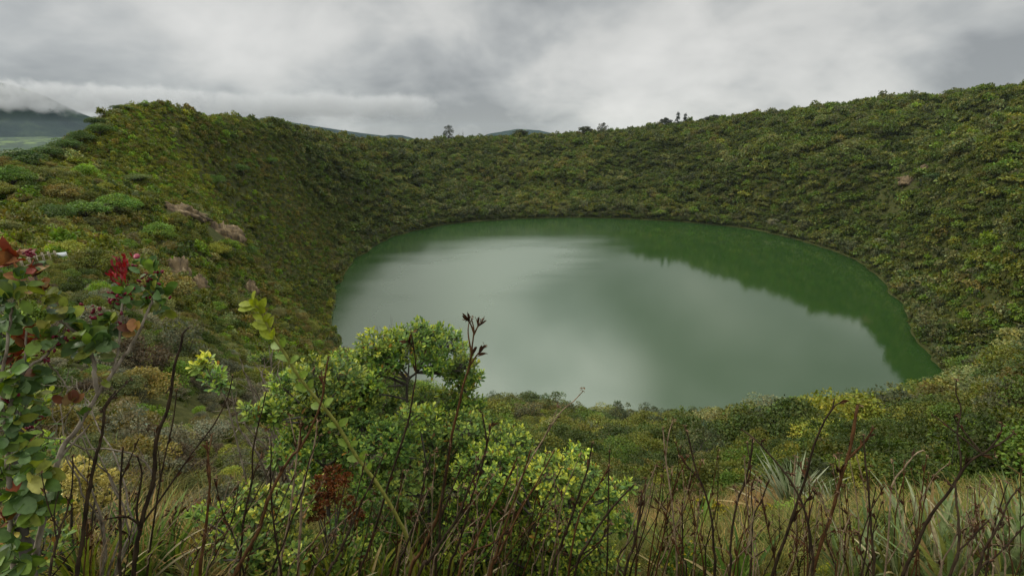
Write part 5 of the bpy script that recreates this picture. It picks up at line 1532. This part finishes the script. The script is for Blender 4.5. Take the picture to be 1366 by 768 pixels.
# ------------------------------------------------------------------ foreground: sword-leaved tufts and grass
def sword_tuft(label, px, py, r_, n, hpx, wpx, pal, seed, spread=0.55, dry=0.2, group=None, name='sword_leaf_plant', arch=0.35):
    g = np.random.default_rng(seed)
    q, r_ = hit(px, py)
    base = np.array([q[0], q[1], q[2] - 0.02])
    k = pix_size(q)
    n = int(n * 1.7); wpx = wpx * 0.62
    root = thing(name, base, label, 'plant', group)
    for part, cnt, cols in (('green_blades', int(n * (1 - dry)), pal), ('dead_blades', max(int(n * dry), 2), [(0.33, 0.255, 0.11), (0.26, 0.18, 0.07), (0.40, 0.34, 0.19)])):
        m = cnt; t = np.linspace(0, 1, 8)
        th = g.uniform(0, 6.28, m); sp = np.abs(g.normal(0, spread, m)) + 0.05
        if part == 'dead_blades': sp = sp * 1.5 + 0.2
        L_ = hpx * k * g.uniform(0.6, 1.1, m); wd = wpx * k * g.uniform(0.7, 1.2, m)
        ar = g.uniform(0.2, 1.2, m) * arch
        ang = sp[:, None] + ar[:, None] * t[None] ** 2 * 2.2
        ds = L_[:, None] / 7
        hz = np.cumsum(np.sin(ang) * ds, 1) - np.sin(ang[:, :1]) * ds; zz = np.cumsum(np.cos(ang) * ds, 1) - np.cos(ang[:, :1]) * ds
        dirh = np.stack([np.cos(th), np.sin(th), 0 * th], -1)
        ctr = dirh[:, None] * (hz[..., None] + 0.01) + np.array([0, 0, 1]) * zz[..., None] + g.normal(0, 0.02, (m, 1, 3)) * [1, 1, 0]
        prof = np.interp(t, [0, 0.1, 0.5, 0.8, 1], [0.7, 1, 0.95, 0.6, 0.03])
        tw = g.normal(0, 0.7, m)
        sd_ = np.cross(dirh, [0, 0, 1]); sd_ = sd_ * np.cos(tw)[:, None] + dirh * np.sin(tw)[:, None]
        hw = wd[:, None] * prof[None] / 2
        nrm_ = dirh * -1
        V = np.stack([ctr - sd_[:, None] * hw[..., None] - nrm_[:, None] * hw[..., None] * -0.35, ctr, ctr + sd_[:, None] * hw[..., None] - nrm_[:, None] * hw[..., None] * -0.35], 2)
        F = []
        for i_ in range(7):
            for j_ in range(2): F.append([i_ * 3 + j_, i_ * 3 + j_ + 1, i_ * 3 + j_ + 4, i_ * 3 + j_ + 3])
        F = (np.array(F)[None] + (np.arange(m) * 24)[:, None, None]).reshape(-1, 4)
        col = np.array(cols)[g.integers(0, len(cols), m)] * g.uniform(0.75, 1.25, (m, 1))
        s = Soup(); s.add(V.reshape(-1, 3), F, np.repeat(col, 14, 0))
        link(part, s.mesh(part, MAT['leaf'] if part == 'green_blades' else MAT['leaf_dry'], True), root)
    return root
SILVER = [(0.20, 0.23, 0.12), (0.26, 0.28, 0.17), (0.15, 0.20, 0.09)]
BLUEG = [(0.18, 0.225, 0.095), (0.13, 0.185, 0.06), (0.25, 0.275, 0.14), (0.22, 0.23, 0.06)]
LIME = [(0.20, 0.24, 0.03), (0.12, 0.18, 0.03), (0.28, 0.28, 0.045), (0.08, 0.14, 0.025)]
sword_tuft('large pale silver-green spiky rosette on the slope behind the black bending stalk', 1052, 690, 7.0, 90, 92, 6, SILVER, 1, 0.6, 0.2)
sword_tuft('spiky rosette with many dead straw leaves right of the large silver rosette', 1110, 700, 6.6, 60, 60, 6, SILVER, 2, 0.8, 0.5)
for q, (px, py, r_, n, h, wd) in enumerate([(1130, 790, 3.3, 26, 110, 9), (1165, 760, 3.7, 26, 100, 9), (1200, 790, 3.2, 30, 130, 10), (1232, 770, 3.4, 30, 140, 11), (1262, 800, 3.0, 28, 140, 11), (1296, 770, 3.4, 30, 130, 11),
                                            (1330, 790, 3.1, 30, 140, 12), (1352, 760, 3.5, 30, 130, 11), (1375, 790, 3.0, 26, 150, 12), (1215, 730, 4.3, 24, 80, 8), (1285, 735, 4.2, 26, 90, 8), (1345, 720, 4.4, 26, 90, 8)]):
    _o = sword_tuft('grey-green sword-leaved plant with some straw-dry leaves in the dense patch at the lower right', px, py, r_, n, h, wd, BLUEG, 20 + q, 0.28, 0.17, 'sword-leaved plants at the lower right', arch=0.3)
    WAIT.append((_o, 'grey-green sword-leaved plant', px, py - h * 0.7))
for q, (px, py, r_, n, h, wd) in enumerate([(415, 800, 2.1, 16, 90, 9), (450, 810, 2.0, 22, 120, 11), (485, 800, 2.2, 20, 110, 10), (520, 815, 2.0, 22, 120, 11), (556, 805, 2.1, 22, 110, 10), (592, 815, 2.0, 20, 115, 11), (625, 800, 2.2, 18, 95, 9), (655, 810, 2.1, 14, 90, 9)]):
    _o = sword_tuft('yellow-green sword-leaved plant rising from the bottom edge below the leafy mass', px, py, r_, n, h, wd, LIME, 50 + q, 0.16, 0.2, 'yellow-green sword-leaved plants at the bottom', arch=0.2)
    WAIT.append((_o, 'yellow-green sword-leaved plant', px, py - h * 0.7))
for q, (px, py, r_, n, h, wd, lab) in enumerate([(262, 800, 1.9, 9, 80, 13, 'few broad yellow blades at the bottom edge below the upright red-brown stalk'), (188, 775, 2.6, 26, 130, 8, 'tuft of long green blades behind the thick hooked stalk'),
                                                 (225, 760, 2.8, 18, 110, 8, 'tuft of light green blades right of the thick hooked stalk'), (120, 800, 2.2, 26, 130, 6, 'tuft of fine yellow-green blades below the yellow-flowered bush'),
                                                 (910, 800, 2.4, 18, 120, 9, 'green blade tuft below the straw grass patch, left one'), (985, 800, 2.5, 20, 110, 9, 'green blade tuft below the straw grass patch, right one'),
                                                 (930, 720, 4.2, 16, 70, 8, 'upright green blades between the tan stalk and the yellow bush')]):
    sword_tuft(lab, px, py, r_, n, h, wd, LIME if q in (0, 3) else [(0.12, 0.19, 0.035), (0.18, 0.23, 0.045), (0.08, 0.14, 0.03)], 80 + q, 0.3, 0.15, arch=0.3)

GRASS = []
for q in range(5):
    g = np.random.default_rng(1500 + q)
    m = 46; t = np.linspace(0, 1, 5)
    th = g.uniform(0, 6.28, m); sp = np.abs(g.normal(0, 0.4, m)); ar = g.uniform(0.1, 0.7, m)
    L_ = g.uniform(0.5, 1.0, m)
    ang = sp[:, None] + ar[:, None] * t[None] ** 2 * 2
    ds = L_[:, None] / 4
    hz = np.cumsum(np.sin(ang) * ds, 1) - np.sin(ang[:, :1]) * ds; zz = np.cumsum(np.cos(ang) * ds, 1) - np.cos(ang[:, :1]) * ds
    dirh = np.stack([np.cos(th), np.sin(th), 0 * th], -1); sd_ = np.cross(dirh, [0, 0, 1])
    ctr = dirh[:, None] * hz[..., None] + np.array([0, 0, 1]) * zz[..., None] + g.normal(0, 0.09, (m, 1, 3)) * [1, 1, 0]
    hw = 0.008 * np.interp(t, [0, 0.5, 1], [1, 0.9, 0.1])
    V = np.stack([ctr - sd_[:, None] * hw[None, :, None], ctr + sd_[:, None] * hw[None, :, None]], 2).reshape(-1, 3)
    F = (np.array([[i_ * 2, i_ * 2 + 1, i_ * 2 + 3, i_ * 2 + 2] for i_ in range(4)])[None] + (np.arange(m) * 10)[:, None, None]).reshape(-1, 4)
    c = np.where(g.uniform(size=(m, 1)) < 0.6, np.array([[1.0, 1.0, 1.0]]), np.array([[1.5, 1.1, 1.2]])) * g.uniform(0.6, 1.35, (m, 1))
    s = Soup(); s.add(V, F, np.repeat(c, 4, 0))
    GRASS.append(proto('grass_tuft', s.mesh('grass_tuft', MAT['crown_mass'])))
g = np.random.default_rng(1600)
XY = np.vstack([np.column_stack(jitter_grid(2.3, 6.5, -72, 72, 0.165, g)), np.column_stack(jitter_grid(6.5, 16, -66, 66, 0.42, g))])
_k = (np.hypot(*XY.T) < 6.5) | (np.hypot(XY[:, 0] - strawpatch[0], (XY[:, 1] - strawpatch[1]) * 1.2) < 2.6) | (g.uniform(size=len(XY)) < 0.10)
XY = XY[_k]
x, y = XY.T
st_ = np.exp(-(((x - strawpatch[0]) / 2.4) ** 2 + ((y - strawpatch[1]) / 2.0) ** 2))
extra = strawpatch[:2] + g.normal(0, 1, (420, 2)) * [1.8, 1.3]
x = np.concatenate([x, extra[:, 0]]); y = np.concatenate([y, extra[:, 1]]); st_ = np.concatenate([st_, np.ones(420)])
z = height_c(x, y)
hz = g.uniform(0.14, 0.36, len(x)) * np.interp(np.hypot(x, y), [2, 3.5, 6, 16], [0.7, 1, 1.2, 1.5])
hz = hz * (1 + 0.5 * sstep(0.15, 0.4, np.arctan2(x, y)) + 0.35 * sstep(-0.4, -0.6, np.arctan2(x, y)))
dryness = np.clip(0.30 + 0.9 * (fbm(x / 1.1, y / 1.1, 77, 3) - 0.5) * 2 + st_, 0, 1)[:, None]
tn = (np.array([0.105, 0.145, 0.022]) * (1 - dryness) + np.array([0.27, 0.205, 0.070]) * dryness) * g.uniform(0.7, 1.3, (len(x), 1))
scatter('grass', np.column_stack([x, y, z - 0.01]), np.column_stack([g.normal(0, 0.15, len(x)), g.normal(0, 0.15, len(x)), g.uniform(0, 6.28, len(x))]),
        np.column_stack([hz, hz, hz]), tn, g.integers(0, 5, len(x)), GRASS)

# ------------------------------------------------------------------ foreground: single plants with a look of their own
def flower_bush(label, blobs, r_, seed, leafc, flowerc, nflower, fsize, root_px, leaf=0.022, dens=1.0, name='flowering_bush'):
    g = np.random.default_rng(seed)
    q = P(*root_px, r_); base = np.array([q[0], q[1], ground_z(q[0], q[1]) - 0.02])
    root = thing(name, base, label, 'shrub')
    fol, flo, wood = Soup(), Soup(), Soup()
    for bx, by, br in blobs:
        c = P(bx, by, r_ + g.uniform(-0.15, 0.15)); rad = br * pix_size(c)
        ln = smooth_line([base, (base + c) / 2 + g.normal(0, 0.03, 3), c], 4)
        v, f = tube(ln, np.linspace(0.008, 0.003, len(ln)), 5); wood.add(v, f)
        n = int(420 * dens * (rad / 0.12) ** 2)
        d = rand_dirs(n, g); d[:, 2] = np.abs(d[:, 2]) * 0.9 - 0.1
        pos = c + d * (rad * g.uniform(0.5, 1.05, n))[:, None]
        v, f = leaves(pos, unit(d + [0, 0, 0.8] + g.normal(0, 0.4, (n, 3))), rand_dirs(n, g), leaf * g.uniform(0.6, 1.2, n), leaf * 0.36, LEAF_OVAL)
        fol.add(v, f, np.repeat(np.array(leafc) * g.uniform(0.6, 1.4, (n, 1)), 8, 0))
        for _ in range(int(nflower * br / 14)):
            o = c + unit(g.normal(size=3) * [1, 1, 0.6] + [0, -0.35, 0.7]) * rad * 1.06
            m = 9
            dd = unit(rand_dirs(m, g) + [0, 0, 0.6])
            sz = fsize * g.uniform(0.7, 1.2)
            v, f = leaves(np.tile(o, (m, 1)) + dd * sz * 0.2, dd, rand_dirs(m, g), sz * g.uniform(0.6, 1, m), sz * 0.55, LEAF_OVAL)
            flo.add(v, f, np.repeat(np.array(flowerc) * g.uniform(0.7, 1.2, (m, 1)), 8, 0))
    link('branches', wood.mesh('branches', MAT['bark'], True, base), root)
    link('foliage', fol.mesh('foliage', MAT['leaf'], True, base), root)
    if nflower: link('flower_heads', flo.mesh('flower_heads', MAT['leaf'], True, base), root)
    return root
flower_bush('bush with clusters of pale yellow flower heads at the lower left', [(104, 624, 12), (120, 634, 13), (96, 650, 14), (128, 656, 14), (148, 640, 10), (108, 675, 14), (80, 662, 10), (142, 668, 10), (60, 700, 12), (34, 712, 14), (86, 690, 12)], 2.6, 1, (0.10, 0.13, 0.06), (0.55, 0.47, 0.15), 40, 0.018, (100, 760))
flower_bush('dark bush tipped with yellow growth behind the fat-budded stalk', [(930, 690, 16), (945, 682, 16), (962, 690, 14), (938, 702, 15), (985, 692, 11)], 6.2, 2, (0.12, 0.12, 0.02), (0.40, 0.32, 0.02), 26, 0.035, (948, 730), 0.05, 1.0)
flower_bush('small yellow-green bush in the straw grass patch', [(1018, 690, 11), (1026, 682, 9), (1010, 696, 8)], 6.4, 3, (0.15, 0.15, 0.02), (0.42, 0.34, 0.03), 20, 0.03, (1018, 715), 0.045)
flower_bush('bright lime-green feathery bush at the bottom right, below the long slanting stalk', [(1255, 756, 16), (1240, 765, 14), (1272, 752, 14), (1288, 764, 14), (1225, 772, 12)], 3.0, 4, (0.20, 0.25, 0.02), (0.36, 0.36, 0.03), 30, 0.016, (1255, 800), 0.020, 1.6)
flower_bush('lime-green feathery bush at the bottom edge left of the sword leaves', [(1118, 762, 13), (1132, 768, 13), (1104, 770, 12), (1146, 772, 11)], 3.0, 5, (0.19, 0.24, 0.02), (0.34, 0.34, 0.03), 26, 0.016, (1120, 800), 0.020, 1.6)
flower_bush('dark green heath bush with yellow specks below the black curving stalk', [(905, 745, 20), (880, 755, 16), (935, 756, 18), (920, 735, 12)], 2.9, 6, (0.08, 0.14, 0.02), (0.50, 0.40, 0.03), 10, 0.010, (905, 800), 0.022, 1.0)
flower_bush('rust-coloured dried fern-like bush in front of the leafy mass', [(446, 632, 12), (430, 650, 14), (452, 652, 14), (436, 672, 14), (418, 668, 11), (462, 640, 8), (424, 690, 10), (475, 690, 11), (466, 672, 8)], 2.85, 7, (0.095, 0.034, 0.012), (0.15, 0.052, 0.016), 20, 0.020, (440, 760), 0.026, 1.1, 'dried_fern')

def arched_shoot():
    g = np.random.default_rng(31)
    pts = [(336, 405), (346, 412), (354, 428), (364, 448), (378, 468), (396, 498), (416, 524), (447, 562), (470, 600), (488, 625), (504, 646), (530, 690), (548, 740)]
    W = np.array([P(a_, b_, 2.25) for a_, b_ in pts])
    foot = W[-1].copy(); foot[2] = ground_z(foot[0], foot[1]) - 0.03
    root = thing('arching_shoot', foot, 'long yellow-green shoot with paired leaves arching up to the left above the dead twigs', 'plant')
    line = smooth_line(np.vstack([W, foot]), 6)
    k = pix_size(W[3])
    s = Soup(); v, f = tube(line, np.interp(np.arange(len(line)), [0, len(line) * 0.6, len(line)], [1.2 * k, 2.6 * k, 3.2 * k]), 7); s.add(v, f, (0.26, 0.26, 0.06))
    link('stem', s.mesh('stem', MAT['leaf'], True, foot), root)
    s = Soup()
    i_ = 1; side = 1
    while i_ < len(line) * 0.72:
        t = unit(line[max(i_ - 1, 0)] - line[i_ + 1])
        for sgn in (1, -1):
            d = unit(t * 0.75 + np.cross(t, [0, 1, 0]) * sgn * 0.8 + g.normal(0, 0.25, 3))
            sz = k * g.uniform(14, 22)
            v, f = leaves(line[i_][None], d[None], (np.array([0.1, -0.8, 0.6]) + g.normal(0, 0.4, 3))[None], sz, sz * 0.55, LEAF_OVAL, 0.2, 0.2)
            s.add(v, f, np.tile((np.array([0.26, 0.30, 0.03]) if i_ < 22 else np.array([0.17, 0.24, 0.04])) * g.uniform(0.8, 1.2), (8, 1)))
        i_ += 2 if i_ < 14 else 4
    link('leaves', s.mesh('leaves', MAT['leaf'], True, foot), root)
arched_shoot()

def dead_twigs(label, root_px, r_, tips, seed, mat='bark_pale', w=3.0):
    g = np.random.default_rng(seed)
    q = P(*root_px, r_); base = np.array([q[0], q[1], ground_z(q[0], q[1]) - 0.03])
    s = Soup()
    k = pix_size(q) / 2
    for (a_, b_) in tips:
        e = P(a_, b_, r_ + g.uniform(-0.25, 0.35))
        m1 = base * 0.55 + e * 0.45 + g.normal(0, 0.10, 3); m2 = base * 0.2 + e * 0.8 + g.normal(0, 0.05, 3)
        ln = smooth_line([base, m1, m2, e], 6) + np.concatenate([np.zeros((1, 3)), g.normal(0, 0.006, (18, 3))])
        v, f = tube(ln, np.linspace(w * 1.6 * k, 0.5 * w * k * 0.6, len(ln)), 5); s.add(v, f)
        for _ in range(4):
            i_ = g.integers(7, 17)
            d = unit(unit(ln[i_] - ln[i_ - 2]) + g.normal(0, 0.6, 3))
            L_ = k * 2 * g.uniform(14, 42)
            tw = np.array([ln[i_], ln[i_] + d * L_ * 0.5 + g.normal(0, 0.01, 3), ln[i_] + d * L_ + [0, 0, 0.02]])
            v, f = tube(tw, [w * 0.5 * k, w * 0.35 * k, w * 0.15 * k], 4); s.add(v, f)
    o = link('dead_bush', s.mesh('dead_bush', MAT[mat], True, base)); o.location = base
    return tag(o, label, 'dead bush')
dead_twigs('tangle of bare grey twigs left of the leafy mass', (392, 650), 4.6, [(330, 500), (318, 476), (346, 490), (362, 470), (376, 480), (387, 484), (352, 505), (338, 520), (310, 520), (372, 505), (300, 560), (320, 555), (345, 545), (362, 458)], 71, 'bark_pale', 2.6)
dead_twigs('few thin bare twigs sticking up behind the open-topped shrub against the water', (512, 520), 4.6, [(504, 434), (520, 433), (512, 440), (527, 438)], 72, 'bark', 1.6)
dead_twigs('wiry grey dead twigs behind the pale stem of the red-leaved shrub', (70, 640), 2.3, [(100, 500), (92, 490), (114, 510), (84, 520), (120, 520), (74, 505)], 73, 'bark_pale', 2.2)
rock(322, 716, 34, 26, 41, 'pale lichen-covered stone in the low fresh green shrub', 'stone', 0.2, plain_material('lichen_stone', (0.30, 0.31, 0.29), 0.95, 0.5, 25))

# ------------------------------------------------------------------ labels of the many, by the spot they stand next to
MARKS += [(85, 347, 'white board'), (50, 358, 'wooden fence'), (243, 287, 'upper brown rock ledge'), (296, 313, 'lower brown rock ledge'), (238, 372, 'upright rust rock face'),
          (118, 288, 'bright hill-foot clump'), (214, 312, 'bright bush by rust rock'), (190, 134, 'summit of the left hill'), (30, 225, 'dark outer-flank tree'),
          (30, 345, 'topmost orange-red leaves'), (165, 365, 'upright crimson shoots'), (205, 385, 'top of the pale stem'), (250, 440, 'hooked stalk tip'), (155, 522, 'stubby-budded stalk tip'),
          (280, 505, 'small leafy sprig'), (336, 407, 'tip of the arching shoot'), (350, 476, 'blue-green leaf tuft'), (345, 510, 'bare grey twigs'), (445, 440, 'left end of the lake'),
          (440, 655, 'rust-coloured fern'), (110, 640, 'yellow-flowered bush'), (560, 455, 'open-topped shrub'), (629, 425, 'tall husk-topped stalk'), (548, 442, 'slender stalk before the shrub'),
          (320, 720, 'lichen-covered stone'), (278, 600, 'upright red-brown stalk'), (355, 522, 'slender right-leaning stalk'), (438, 476, 'long red-brown slanting stalk'),
          (700, 690, 'broad yellow-green shrub'), (778, 521, 'arching tan stalk tip'), (846, 646, 'long-husked stalk tip'), (646, 606, 'long sweeping dark stalk'), (740, 600, 'two slanting stalks'),
          (706, 540, 'dark crown before the water'), (812, 547, 'yellow-tinged lakeside tree'), (1022, 548, 'pale feathery lakeside tree'), (1134, 544, 'pale mid-shore tree'), (1210, 536, 'pale corner tree'),
          (1015, 690, 'straw grass patch'), (946, 690, 'dark bush with yellow tips'), (1052, 650, 'large silver spiky rosette'), (1288, 585, 'yellow-green umbrella tree'), (990, 575, 'bent black stalk tip'),
          (1112, 533, 'forked reddish stalk tip'), (1144, 542, 'blunt brown stalk tip'), (1152, 582, 'two-husked stalk tip'), (1291, 515, 'beige seed heads'), (1353, 577, 'end of the slanting stalk'),
          (1232, 600, 'drooping tan stalk'), (1274, 642, 'forked black stalk'), (1357, 652, 'red-tipped curved stalk'), (1255, 756, 'lime feathery bush'), (1120, 764, 'bottom-edge lime bush'), (914, 568, 'black stalk over the straw'),
          (884, 570, 'crooked tan stalk'), (1004, 585, 'fat-budded stalk'), (905, 745, 'heath bush with yellow specks'), (1252, 520, 'right corner of the lake'), (1175, 360, 'bend of the right shore'), (1215, 430, 'middle of the right shore'),
          (1211, 243, 'grey rock on the right spur'), (1030, 310, 'far right shoreline tree'), (600, 296, 'far left shoreline'), (800, 290, 'middle of the far shore'), (480, 345, 'left shore bend')]
name_apart()
